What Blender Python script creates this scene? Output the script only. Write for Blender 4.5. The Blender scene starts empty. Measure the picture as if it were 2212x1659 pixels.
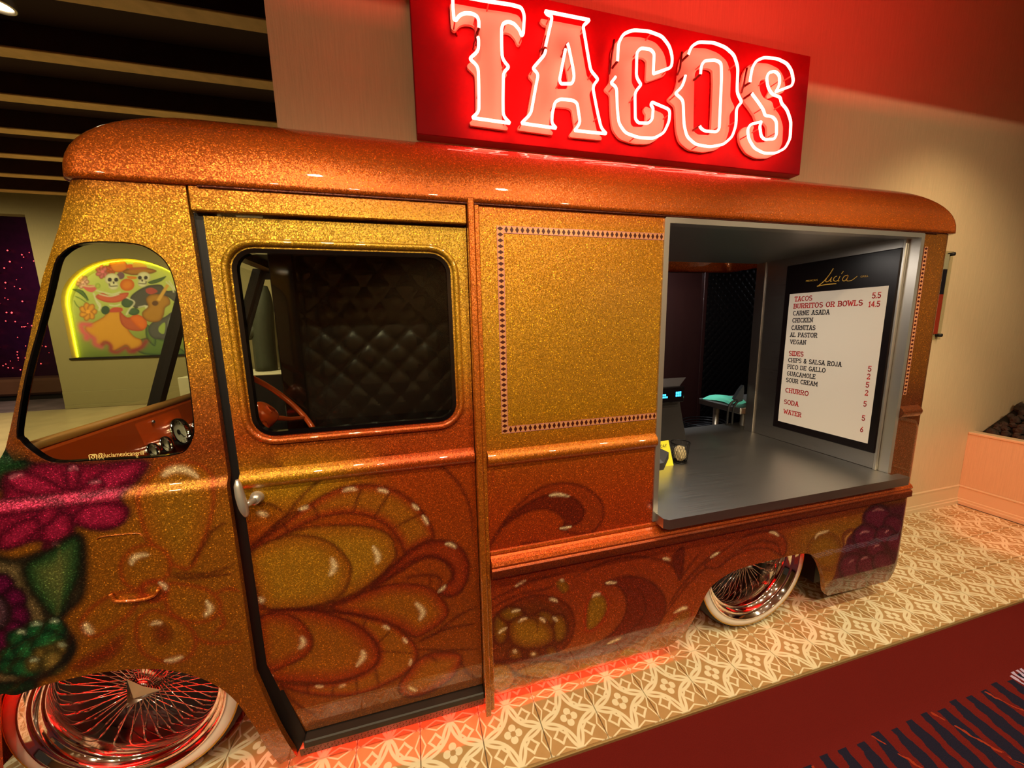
import bpy, math, random
import numpy as np
from mathutils import Vector, Matrix
from mathutils.geometry import delaunay_2d_cdt
random.seed(7)
RNG = np.random.default_rng(7)
SC = bpy.context.scene
COL = SC.collection
PI = math.pi

# ---------------------------------------------------------------- camera
IMW, IMH, FPX = 2212.0, 1659.0, 805.0
CAM = np.array([0.0, -1.19, 1.50])
_cx, _cy = IMW / 2, IMH / 2
_vx = np.array([4150 - _cx, 637 - _cy, FPX]); _vz = np.array([1210 - _cx, 5900 - _cy, FPX])
_dn = _vz / np.linalg.norm(_vz)
_ax = _vx - _dn * (_vx @ _dn); _ax /= np.linalg.norm(_ax)
_ay = np.cross(-_dn, _ax)
ROT = np.stack([_ax, _ay, -_dn])          # camera (right, down, forward) -> world
cam_data = bpy.data.cameras.new('camera')
cam_data.sensor_width = 36.0; cam_data.lens = FPX / IMW * 36.0; cam_data.clip_start = 0.02
cam = bpy.data.objects.new('camera', cam_data); COL.objects.link(cam)
_m = Matrix.Identity(4)
for j, v in enumerate((ROT @ [1, 0, 0], ROT @ [0, -1, 0], ROT @ [0, 0, -1])):
    for i in range(3): _m[i][j] = v[i]
for i in range(3): _m[i][3] = CAM[i]
cam.matrix_world = _m
SC.camera = cam

# ---------------------------------------------------------------- world, lights, exposure
SC.view_settings.view_transform = 'Standard'
SC.view_settings.look = 'None'
SC.view_settings.exposure = 0.0
SC.view_settings.gamma = 1.0
SC.view_settings.use_curve_mapping = False
world = bpy.data.worlds.new('dim_hall'); SC.world = world; world.use_nodes = True
world.node_tree.nodes['Background'].inputs[0].default_value = (0.9, 0.62, 0.42, 1)
world.node_tree.nodes['Background'].inputs[1].default_value = 0.035

def spot(name, loc, target, power, color, angle=70, blend=0.6, radius=0.035):
    l = bpy.data.lights.new(name, 'SPOT'); l.energy = power; l.color = color
    l.spot_size = math.radians(angle); l.spot_blend = blend; l.shadow_soft_size = radius
    o = bpy.data.objects.new(name, l); COL.objects.link(o); o.location = loc
    o.rotation_euler = (Vector(target) - Vector(loc)).to_track_quat('-Z', 'Y').to_euler()
    return o
def area(name, loc, target, power, color, sx, sy):
    l = bpy.data.lights.new(name, 'AREA'); l.energy = power; l.color = color
    l.shape = 'RECTANGLE'; l.size = sx; l.size_y = sy
    o = bpy.data.objects.new(name, l); COL.objects.link(o); o.location = loc
    o.rotation_euler = (Vector(target) - Vector(loc)).to_track_quat('-Z', 'Y').to_euler()
    return o
WARM = (1.0, 0.82, 0.53)
# track heads under the hall ceiling, aimed at the truck and the tiled floor
for i, x in enumerate((-2.0, -0.9, 0.25, 1.4, 2.5, 3.6)):
    spot('track_spot_lamp', (x, -2.10, 2.62), (x + 0.15, 0.0, 0.55), 56, WARM, 88, 0.65)
for i, x in enumerate((-1.5, -0.45, 0.6, 1.65, 2.8)):
    spot('track_spot_lamp', (x, -1.05, 2.66), (x + 0.1, 0.0, 0.0), 72, WARM, 84, 0.6)
# track heads aimed higher: the wall above and beside the truck (the slab edge cuts their light off)
for x, tx, p in ((-0.35, -0.25, 34), (2.1, 2.5, 30), (3.1, 3.3, 42)):
    spot('track_spot_lamp', (x, -2.10, 2.62), (tx, 0.62, 2.15), p, WARM, 70, 0.8)
# added fill lights behind the viewer, giving the truck a brighter room to reflect
for x in (-3.0, 0.5, 4.0):
    spot('concourse_fill_light', (x, -4.2, 2.70), (x, -5.4, 0.9), 85, (1.0, 0.70, 0.44), 120, 0.8, 0.08)
# red cove light on top of the ceiling slab, washing the upper wall
area('cove_lamp', (1.40, -0.80, 2.885), (1.40, 0.62, 3.02), 18, (1.0, 0.035, 0.035), 2.2, 0.04)
# wash lamp beside the truck that lights the right end of the wall
spot('wall_wash_lamp', (3.3, -0.25, 2.70), (3.45, 0.62, 1.2), 26, (1.0, 0.74, 0.42), 110, 0.8, 0.06)
# lamps of the hall beyond the cab
for x, y in ((-5.6, 5.0), (-3.2, 5.4), (-7.6, 5.8)):
    spot('hall_lamp', (x, y, 3.95), (x - 0.1, y + 1.3, 0), 420, (1.0, 0.84, 0.50), 150, 0.8, 0.08)
# added plum fill light so the casino wall beyond glows
spot('casino_fill_light', (-10.5, 10.5, 3.4), (-10.0, 14.0, 2.0), 420, (0.75, 0.10, 0.42), 120, 0.8, 0.1)
# added fill lights brightening hatch counter and cab dash, then the kitchen lamp
area('hatch_fill_light', (1.35, 0.42, 1.845), (1.35, 0.42, 0), 5.5, (1.0, 0.90, 0.80), 0.7, 0.10)
area('cab_fill_light', (-0.72, 0.42, 1.84), (-0.85, 0.42, 1.0), 6.0, (1.0, 0.82, 0.6), 0.10, 0.10)
area('kitchen_lamp', (2.2, 1.35, 2.2), (2.2, 1.45, 0), 22, (0.85, 0.92, 1.0), 0.5, 0.15)

# ---------------------------------------------------------------- pixel -> plane helpers (real planes of the place)
def ray(px, py): return ROT @ np.array([px - _cx, py - _cy, FPX])
def onY(px, py, Y=0.0):
    r = ray(px, py); return CAM + r * ((Y - CAM[1]) / r[1])
def onZ(px, py, Z=0.0):
    r = ray(px, py); return CAM + r * ((Z - CAM[2]) / r[2])
def onX(px, py, X):
    r = ray(px, py); return CAM + r * ((X - CAM[0]) / r[0])
def S(px, py):
    p = onY(px, py); return (p[0], p[2])

# ---------------------------------------------------------------- object helpers
def lin(c):
    out = []
    for v in c[:3]:
        v = v / 255.0
        out.append(v / 12.92 if v <= 0.04045 else ((v + 0.055) / 1.055) ** 2.4)
    return np.array(out)
def tag(o, label=None, category=None, group=None, kind=None):
    if label: o['label'] = label
    if category: o['category'] = category
    if group: o['group'] = group
    if kind: o['kind'] = kind
    return o
def link(o, parent=None):
    COL.objects.link(o)
    if parent is not None:
        o.parent = parent
        if parent.type == 'EMPTY':
            o.matrix_parent_inverse = Matrix.Translation(-Vector(parent.location))
    return o
def empty(name, loc, label=None, category=None, group=None):
    o = bpy.data.objects.new(name, None); o.location = loc; o.empty_display_size = 0.1
    COL.objects.link(o); return tag(o, label, category, group)
def mesh_obj(name, me, mat=None, parent=None):
    o = bpy.data.objects.new(name, me)
    if mat is not None: me.materials.append(mat)
    return link(o, parent)

class MB:
    """collects vertices and faces of one mesh"""
    def __init__(s): s.v = []; s.f = []; s.smooth = []
    def add(s, vs, fs, smooth=False):
        b = len(s.v); s.v += [tuple(map(float, p)) for p in vs]
        for f in fs: s.f.append(tuple(b + i for i in f)); s.smooth.append(smooth)
        return s
    def box(s, a, b):
        x0, y0, z0 = a; x1, y1, z1 = b
        return s.add([(x0,y0,z0),(x1,y0,z0),(x1,y1,z0),(x0,y1,z0),(x0,y0,z1),(x1,y0,z1),(x1,y1,z1),(x0,y1,z1)],
                     [(0,3,2,1),(4,5,6,7),(0,1,5,4),(1,2,6,5),(2,3,7,6),(3,0,4,7)])
    def bbox(s, a, b, r=0.004):
        """box with chamfered edges"""
        lo = np.minimum(a, b); hi = np.maximum(a, b); c = (lo + hi) / 2; h = (hi - lo) / 2; r = min(r, *(h * 0.49))
        vs = []; idx = {}
        for sx in (-1, 1):
            for sy in (-1, 1):
                for sz in (-1, 1):
                    sg = np.array((sx, sy, sz))
                    for k in range(3):
                        o = np.full(3, r); o[k] = 0
                        idx[(sx, sy, sz, k)] = len(vs); vs.append(c + sg * (h - o))
        fs = []
        for k in range(3):
            i, j = (k + 1) % 3, (k + 2) % 3
            for sk in (-1, 1):
                q = []
                for si, sj in ((-1,-1),(1,-1),(1,1),(-1,1)):
                    sg = [0,0,0]; sg[k] = sk; sg[i] = si; sg[j] = sj; q.append(idx[(*sg, k)])
                fs.append(tuple(q if sk > 0 else q[::-1]))
            for si in (-1, 1):
                for sj in (-1, 1):
                    sa = [0,0,0]; sb = [0,0,0]; sa[i]=sb[i]=si; sa[j]=sb[j]=sj; sa[k]=-1; sb[k]=1
                    q = [idx[(*sa, i)], idx[(*sb, i)], idx[(*sb, j)], idx[(*sa, j)]]
                    fs.append(tuple(q if si * sj < 0 else q[::-1]))
        for sx in (-1, 1):
            for sy in (-1, 1):
                for sz in (-1, 1):
                    q = [idx[(sx,sy,sz,k)] for k in range(3)]
                    fs.append(tuple(q if sx*sy*sz > 0 else q[::-1]))
        return s.add(vs, fs)
    def tube(s, pts, r, n=8, closed=False, cap=True):
        P = [np.array(p, float) for p in pts]; m = len(P)
        rr = r if hasattr(r, '__len__') else [r] * m
        T = []
        for i in range(m):
            a = P[(i - 1) % m] if (closed or i > 0) else P[i]; b = P[(i + 1) % m] if (closed or i < m - 1) else P[i]
            t = b - a; T.append(t / (np.linalg.norm(t) + 1e-12))
        up = np.array([0, 0, 1.0]) if abs(T[0][2]) < 0.9 else np.array([1.0, 0, 0])
        N = np.cross(T[0], up); N /= np.linalg.norm(N)
        vs = []
        for i in range(m):
            N = N - T[i] * (N @ T[i]); N /= (np.linalg.norm(N) + 1e-12); B = np.cross(T[i], N)
            for k in range(n):
                a = 2 * PI * k / n; vs.append(P[i] + rr[i] * (N * math.cos(a) + B * math.sin(a)))
        fs = []
        for i in range(m if closed else m - 1):
            for k in range(n):
                i2 = (i + 1) % m; k2 = (k + 1) % n
                fs.append((i*n+k, i2*n+k, i2*n+k2, i*n+k2))
        if cap and not closed: fs += [tuple(range(n))[::-1] if False else tuple(range(n)), tuple(range((m-1)*n, m*n))[::-1]]
        return s.add(vs, fs, True)
    def lathe(s, prof, c=(0,0,0), axis='Z', n=32, a0=0.0, a1=2*PI):
        full = abs(a1 - a0 - 2 * PI) < 1e-6; m = n if full else n + 1
        vs = []; fs = []
        for i in range(m):
            a = a0 + (a1 - a0) * i / n; ca, sa = math.cos(a), math.sin(a)
            for r, h in prof:
                if axis == 'Z': vs.append((c[0]+r*ca, c[1]+r*sa, c[2]+h))
                elif axis == 'Y': vs.append((c[0]+r*ca, c[1]+h, c[2]+r*sa))
                else: vs.append((c[0]+h, c[1]+r*ca, c[2]+r*sa))
        k = len(prof)
        for i in range(n):
            j = (i + 1) % m
            for q in range(k - 1): fs.append((i*k+q, j*k+q, j*k+q+1, i*k+q+1))
        return s.add(vs, fs, True)
    def prism(s, poly, plane='XZ', h0=0.0, h1=0.02, holes=()):
        """polygon (2D) with holes extruded between h0 and h1 along the third axis"""
        loops = [list(map(tuple, poly))] + [list(map(tuple, h)) for h in holes]
        v2, fs2 = fill2d(loops)
        def to3(p, h):
            if plane == 'XZ': return (p[0], h, p[1])
            if plane == 'XY': return (p[0], p[1], h)
            return (h, p[0], p[1])
        n = len(v2)
        s.add([to3(p, h0) for p in v2] + [to3(p, h1) for p in v2],
              [f for f in fs2] + [tuple(n + i for i in f[::-1]) for f in fs2])
        for L in loops:
            m = len(L)
            s.add([to3(p, h0) for p in L] + [to3(p, h1) for p in L], [(i, (i+1) % m, m + (i+1) % m, m + i) for i in range(m)])
        return s
    def profile(s, prof, x0, x1, closed=False, axis='X'):
        """2D profile (y,z) swept straight along X (or (x,z) along Y)"""
        n = len(prof)
        f = (lambda p, t: (t, p[0], p[1])) if axis == 'X' else (lambda p, t: (p[0], t, p[1]))
        s.add([f(p, x0) for p in prof] + [f(p, x1) for p in prof],
              [(i, i+1, n+i+1, n+i) for i in range(n-1)] + ([(n-1, 0, n, 2*n-1)] if closed else []))
        if closed: s.add([f(p, x0) for p in prof], [tuple(range(n))]); s.add([f(p, x1) for p in prof], [tuple(range(n))[::-1]])
        return s
    def mesh(s, name):
        me = bpy.data.meshes.new(name); me.from_pydata(s.v, [], s.f)
        me.polygons.foreach_set('use_smooth', s.smooth); me.update(); return me
    def build(s, name, mat, parent=None): return mesh_obj(name, s.mesh(name), mat, parent)

def fill2d(loops, interior=None):
    pts = []; edges = []
    for L in loops:
        b = len(pts); n = len(L); pts += [Vector((p[0], p[1])) for p in L]
        edges += [(b + i, b + (i + 1) % n) for i in range(n)]
    if interior is not None: pts += [Vector((p[0], p[1])) for p in interior]
    v, e, f, _, _, _ = delaunay_2d_cdt(pts, edges, [], 0, 1e-7)
    V = np.array([(p.x, p.y) for p in v]); F = np.array([tuple(t) for t in f if len(t) == 3]); c = V[F].mean(1)
    ok = inside(loops[0], c[:, 0], c[:, 1])
    for L in loops[1:]: ok &= ~inside(L, c[:, 0], c[:, 1])
    return [tuple(p) for p in V], [tuple(int(i) for i in t) for t in F[ok]]

def spline(pts, closed=False, per=6):
    """Catmull-Rom through the points"""
    P = np.array(pts, float); n = len(P); out = []
    rng = range(n) if closed else range(n - 1)
    for i in rng:
        p1 = P[i]; p2 = P[(i+1) % n]
        p0 = P[(i-1) % n] if closed or i > 0 else 2 * p1 - p2
        p3 = P[(i+2) % n] if closed or i < n - 2 else 2 * p2 - p1
        for k in range(per):
            t = k / per
            out.append(0.5 * ((2*p1) + (-p0+p2)*t + (2*p0-5*p1+4*p2-p3)*t*t + (-p0+3*p1-3*p2+p3)*t**3))
    if not closed: out.append(P[-1])
    return [tuple(p) for p in out]
def rrect(x0, z0, x1, z1, r, n=6):
    out = []
    for cx, cz, a in ((x1-r, z0+r, -PI/2), (x1-r, z1-r, 0), (x0+r, z1-r, PI/2), (x0+r, z0+r, PI)):
        for k in range(n + 1):
            t = a + PI/2 * k / n; out.append((cx + r*math.cos(t), cz + r*math.sin(t)))
    return out
def resample(L, step, closed=True):
    out = []; n = len(L)
    for i in range(n if closed else n - 1):
        a = np.array(L[i]); b = np.array(L[(i+1) % n]); d = np.linalg.norm(b - a)
        if d < 1e-9: continue
        k = max(1, int(math.ceil(d / step)))
        for j in range(k): out.append(tuple(a + (b - a) * j / k))
    if not closed: out.append(tuple(L[-1]))
    return out
def inside(poly, X, Z):
    P = np.array(poly); r = np.zeros(X.shape, bool); n = len(P)
    for i in range(n):
        x1, z1 = P[i]; x2, z2 = P[(i+1) % n]
        if z1 == z2: continue
        c = ((z1 > Z) != (z2 > Z)) & (X < (x2 - x1) * (Z - z1) / (z2 - z1) + x1); r ^= c
    return r
def dist(poly, X, Z, closed=True):
    P = np.array(poly); d = np.full(X.shape, 1e9); n = len(P)
    for i in range(n if closed else n - 1):
        a = P[i]; b = P[(i+1) % n]; ab = b - a; L = ab @ ab
        if L < 1e-14: continue
        t = np.clip(((X - a[0]) * ab[0] + (Z - a[1]) * ab[1]) / L, 0, 1)
        d = np.minimum(d, np.hypot(X - a[0] - t * ab[0], Z - a[1] - t * ab[1]))
    return d

# ---------------------------------------------------------------- materials
def new_mat(name):
    m = bpy.data.materials.new(name); m.use_nodes = True
    return m, m.node_tree, m.node_tree.nodes['Principled BSDF']
def mat(name, rgb, rough=0.5, metal=0.0, coat=0.0, emit=0.0, emit_rgb=None, spec=0.5, alpha=None, noise=0.0, nscale=40, bump=0.0, trans=0.0, ior=1.45):
    m, nt, b = new_mat(name); c = lin(rgb)
    b.inputs['Base Color'].default_value = (*c, 1); b.inputs['Roughness'].default_value = rough
    b.inputs['Metallic'].default_value = metal; b.inputs['Coat Weight'].default_value = coat
    b.inputs['Coat Roughness'].default_value = 0.04; b.inputs['Specular IOR Level'].default_value = spec
    b.inputs['Transmission Weight'].default_value = trans; b.inputs['IOR'].default_value = ior
    if alpha is not None: b.inputs['Alpha'].default_value = alpha
    if emit:
        b.inputs['Emission Color'].default_value = (*lin(emit_rgb or rgb), 1); b.inputs['Emission Strength'].default_value = emit
    if noise or bump:
        tc = nt.nodes.new('ShaderNodeTexCoord'); n = nt.nodes.new('ShaderNodeTexNoise')
        n.inputs['Scale'].default_value = nscale; n.inputs['Detail'].default_value = 4
        nt.links.new(tc.outputs['Object'], n.inputs['Vector'])
        if noise:
            r = nt.nodes.new('ShaderNodeValToRGB'); e = r.color_ramp.elements
            e[0].position = 0.3; e[1].position = 0.7
            e[0].color = (*(c * (1 - noise)), 1); e[1].color = (*np.minimum(c * (1 + noise), 1), 1)
            nt.links.new(n.outputs['Fac'], r.inputs['Fac']); nt.links.new(r.outputs['Color'], b.inputs['Base Color'])
        if bump:
            bp = nt.nodes.new('ShaderNodeBump'); bp.inputs['Strength'].default_value = bump; bp.inputs['Distance'].default_value = 0.004
            nt.links.new(n.outputs['Fac'], bp.inputs['Height']); nt.links.new(bp.outputs['Normal'], b.inputs['Normal'])
    return m
class NT:
    """small helper to write node maths"""
    def __init__(s, nt): s.nt = nt
    def _in(s, node, i, v):
        if hasattr(v, 'is_output') or isinstance(v, bpy.types.NodeSocket): s.nt.links.new(v, node.inputs[i])
        else: node.inputs[i].default_value = v
    def m(s, op, a, b=0.0, c=0.0, clamp=False):
        n = s.nt.nodes.new('ShaderNodeMath'); n.operation = op; n.use_clamp = clamp
        s._in(n, 0, a); s._in(n, 1, b); s._in(n, 2, c); return n.outputs[0]
    def vm(s, op, a, b=None, out=0):
        n = s.nt.nodes.new('ShaderNodeVectorMath'); n.operation = op
        s._in(n, 0, a)
        if b is not None: s._in(n, 3 if op == 'SCALE' else 1, b)
        return n.outputs[out]
    def mix(s, f, a, b, blend='MIX'):
        n = s.nt.nodes.new('ShaderNodeMix'); n.data_type = 'RGBA'; n.blend_type = blend
        s._in(n, 0, f); s._in(n, 6, a); s._in(n, 7, b); return n.outputs[2]
    def step(s, lo, hi, x):
        n = s.nt.nodes.new('ShaderNodeMapRange'); n.interpolation_type = 'SMOOTHSTEP'
        s._in(n, 0, x); n.inputs[1].default_value = lo; n.inputs[2].default_value = hi; return n.outputs[0]
    def xyz(s, coord='Object'):
        tc = s.nt.nodes.new('ShaderNodeTexCoord'); sp = s.nt.nodes.new('ShaderNodeSeparateXYZ')
        s.nt.links.new(tc.outputs[coord], sp.inputs[0]); return sp.outputs[0], sp.outputs[1], sp.outputs[2], tc.outputs[coord]

def flake_paint():
    m, nt, b = new_mat('metal_flake_candy_paint'); h = NT(nt)
    at = nt.nodes.new('ShaderNodeAttribute'); at.attribute_name = 'paint'
    geo = nt.nodes.new('ShaderNodeNewGeometry')
    vs = []
    for sc in (420, 190):
        v = nt.nodes.new('ShaderNodeTexVoronoi'); v.inputs['Scale'].default_value = sc
        nt.links.new(geo.outputs['Position'], v.inputs['Vector']); vs.append(v)
    sp = nt.nodes.new('ShaderNodeSeparateColor'); nt.links.new(vs[0].outputs['Color'], sp.inputs[0])
    sp2 = nt.nodes.new('ShaderNodeSeparateColor'); nt.links.new(vs[1].outputs['Color'], sp2.inputs[0])
    fl = h.m('MULTIPLY_ADD', h.m('POWER', sp.outputs[0], 5.0), 1.15, 0.78)
    near = h.step(0.35, 0.15, vs[1].outputs['Distance'])
    big = h.m('MULTIPLY', h.step(0.90, 0.95, sp2.outputs[1]), near)
    fl = h.m('MULTIPLY_ADD', big, 3.0, fl)
    col = h.vm('SCALE', at.outputs['Color'], fl)
    nt.links.new(col, b.inputs['Base Color'])
    off = h.vm('SCALE', h.vm('SUBTRACT', vs[0].outputs['Color'], (0.5, 0.5, 0.5)), 0.34)
    nrm = h.vm('NORMALIZE', h.vm('ADD', geo.outputs['Normal'], off))
    nt.links.new(nrm, b.inputs['Normal'])
    b.inputs['Metallic'].default_value = 0.55; b.inputs['Roughness'].default_value = 0.42
    b.inputs['Coat Weight'].default_value = 1.0; b.inputs['Coat Roughness'].default_value = 0.025; b.inputs['Coat IOR'].default_value = 1.5
    return m
M = {}
M['paint'] = flake_paint()
M['chrome'] = mat('chrome', (235, 232, 228), 0.06, 1.0)
M['chrome_dark'] = mat('shadowed_chrome', (120, 112, 110), 0.16, 1.0)
M['black_gloss'] = mat('black_gloss_lacquer', (9, 7, 8), 0.10, 0.0, 0.6)
M['black'] = mat('black_rubber_seal', (12, 10, 10), 0.55)
M['black_vinyl'] = mat('black_quilted_vinyl', (26, 22, 22), 0.24, 0.0, 0.4)
M['tyre'] = mat('tyre_rubber', (26, 25, 24), 0.75, noise=0.2, nscale=80)
M['whitewall'] = mat('whitewall_rubber', (225, 215, 200), 0.45)
M['goldline'] = mat('gold_pinstripe', (190, 140, 30), 0.4)
M['alu'] = mat('satin_aluminium', (205, 200, 190), 0.34, 0.85)
M['paint_orange'] = mat('orange_enamel', (226, 84, 22), 0.25, 0.1, 0.8)
M['paint_orange_dk'] = mat('burnt_orange_enamel', (184, 70, 18), 0.28, 0.1, 0.8)
M['tan_trim'] = mat('tan_vinyl_piping', (168, 118, 58), 0.5)
M['dial'] = mat('ivory_gauge_dial', (222, 216, 190), 0.4)
M['dial_ink'] = mat('gauge_ink', (30, 25, 25), 0.5)
M['red_led'] = mat('red_led_tape', (255, 20, 10), 0.5, emit=100.0, emit_rgb=(255, 10, 6))
M['handle'] = mat('brushed_nickel', (205, 198, 185), 0.32, 0.7)
M['tread'] = mat('dark_diamond_plate', (62, 58, 54), 0.38, 0.8)
def glass_mat(name, rgb, alpha, rough=0.02):
    # thin pane: mostly clear, with a mirror-like skin
    m, nt, b = new_mat(name)
    nt.nodes.remove(b); out = nt.nodes['Material Output']
    tr = nt.nodes.new('ShaderNodeBsdfTransparent'); tr.inputs[0].default_value = (*lin(rgb), 1)
    gl = nt.nodes.new('ShaderNodeBsdfGlossy'); gl.inputs['Roughness'].default_value = rough
    lw = nt.nodes.new('ShaderNodeLayerWeight'); lw.inputs[0].default_value = 0.5
    fr = nt.nodes.new('ShaderNodeMath'); fr.operation = 'MULTIPLY_ADD'; pw = nt.nodes.new('ShaderNodeMath'); pw.operation = 'POWER'; pw.inputs[1].default_value = 4.0
    nt.links.new(lw.outputs['Facing'], pw.inputs[0]); nt.links.new(pw.outputs[0], fr.inputs[0]); fr.inputs[1].default_value = 0.6; fr.inputs[2].default_value = 0.02
    mx = nt.nodes.new('ShaderNodeMixShader')
    nt.links.new(fr.outputs[0], mx.inputs[0]); nt.links.new(tr.outputs[0], mx.inputs[1]); nt.links.new(gl.outputs[0], mx.inputs[2])
    nt.links.new(mx.outputs[0], out.inputs['Surface'])
    return m
M['glass'] = glass_mat('clear_cab_glass', (238, 240, 232), 0.1)

def stainless(name, rgb, rough, axis):
    m, nt, b = new_mat(name); h = NT(nt)
    x, y, z, co = h.xyz()
    mp = nt.nodes.new('ShaderNodeMapping'); nt.links.new(co, mp.inputs[0])
    mp.inputs['Scale'].default_value = {'X': (4, 500, 500), 'Y': (500, 4, 500), 'Z': (220, 220, 3)}[axis]
    n = nt.nodes.new('ShaderNodeTexNoise'); n.inputs['Scale'].default_value = 1.0; n.inputs['Detail'].default_value = 3
    nt.links.new(mp.outputs[0], n.inputs[0])
    r = h.m('MULTIPLY_ADD', n.outputs['Fac'], 0.22, rough - 0.11)
    nt.links.new(r, b.inputs['Roughness'])
    bp = nt.nodes.new('ShaderNodeBump'); bp.inputs['Strength'].default_value = 0.02; bp.inputs['Distance'].default_value = 0.001
    nt.links.new(n.outputs['Fac'], bp.inputs['Height']); nt.links.new(bp.outputs[0], b.inputs['Normal'])
    b.inputs['Base Color'].default_value = (*lin(rgb), 1); b.inputs['Metallic'].default_value = 1.0
    return m
M['steel_y'] = stainless('brushed_stainless_wall', (196, 190, 182), 0.32, 'Y')
M['steel_x'] = stainless('brushed_stainless_counter', (188, 184, 176), 0.36, 'X')
# ================================================================ THE SETTING
WY = 0.619          # face of the wall the truck is set into
WX0 = -0.46         # left end of that wall
def carpet_mat():
    m, nt, b = new_mat('burgundy_patterned_carpet'); h = NT(nt)
    x, y, z, co = h.xyz()
    n = nt.nodes.new('ShaderNodeTexNoise'); n.inputs['Scale'].default_value = 9; n.inputs['Detail'].default_value = 3; nt.links.new(co, n.inputs[0])
    nf = nt.nodes.new('ShaderNodeTexNoise'); nf.inputs['Scale'].default_value = 420; nf.inputs['Detail'].default_value = 2; nt.links.new(co, nf.inputs[0])
    n2 = nt.nodes.new('ShaderNodeTexNoise'); n2.inputs['Scale'].default_value = 26; n2.inputs['Detail'].default_value = 3; nt.links.new(co, n2.inputs[0])
    wob = h.m('MULTIPLY_ADD', n2.outputs['Fac'], 0.03, -0.015)
    # woven rows, fine
    base = h.mix(nf.outputs['Fac'], (*lin((76, 15, 13)), 1), (*lin((116, 30, 24)), 1))
    # stripes starting 0.42 m off the truck, slightly slanted
    u = h.m('ADD', h.m('MULTIPLY_ADD', y, -0.27, x), wob)
    per = 0.086
    ph = h.m('FRACT', h.m('DIVIDE', u, per))
    tri = h.m('ABSOLUTE', h.m('SUBTRACT', ph, 0.5))
    cell = h.m('FLOOR', h.m('DIVIDE', u, per))
    jag = h.m('MULTIPLY_ADD', h.m('SINE', h.m('MULTIPLY', cell, 2.4)), 0.006, -0.422)
    dep = h.m('SUBTRACT', jag, y)                       # >0 inside the patterned field
    taper = h.m('MULTIPLY_ADD', h.step(0.0, 0.08, dep), 0.09, 0.22)
    stripe = h.m('MULTIPLY', h.m('LESS_THAN', tri, h.m('ADD', taper, h.m('MULTIPLY', wob, 3.0))), h.m('GREATER_THAN', dep, 0.0))
    navy = h.mix(nf.outputs['Fac'], (*lin((14, 12, 26)), 1), (*lin((40, 36, 54)), 1))
    c = h.mix(stripe, base, navy)
    # thin orange squiggles between some stripes
    sq = h.m('LESS_THAN', h.m('ABSOLUTE', h.m('SUBTRACT', h.m('FRACT', h.m('DIVIDE', h.m('MULTIPLY_ADD', y, 0.35, h.m('ADD', x, h.m('MULTIPLY', wob, 1.2))), 0.31)), 0.5)), 0.012)
    sq = h.m('MULTIPLY', h.m('MULTIPLY', sq, h.m('GREATER_THAN', dep, 0.005)), h.m('GREATER_THAN', n.outputs['Fac'], 0.47))
    c = h.mix(sq, c, (*lin((150, 50, 26)), 1))
    # a violet-white figure far to the right of the field
    fig = h.m('MULTIPLY', h.m('GREATER_THAN', x, 2.36), h.m('GREATER_THAN', dep, -0.012))
    fig = h.m('MULTIPLY', fig, h.m('LESS_THAN', dep, 0.03))
    fig = h.m('MULTIPLY', fig, h.m('GREATER_THAN', h.m('FRACT', h.m('DIVIDE', u, 0.028)), 0.45))
    c = h.mix(fig, c, (*lin((176, 160, 190)), 1))
    nt.links.new(c, b.inputs['Base Color']); b.inputs['Roughness'].default_value = 0.95; b.inputs['Specular IOR Level'].default_value = 0.1
    bp = nt.nodes.new('ShaderNodeBump'); bp.inputs['Strength'].default_value = 0.5; bp.inputs['Distance'].default_value = 0.004
    nt.links.new(nf.outputs['Fac'], bp.inputs['Height']); nt.links.new(bp.outputs[0], b.inputs['Normal'])
    return m
M['carpet'] = carpet_mat()
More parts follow.
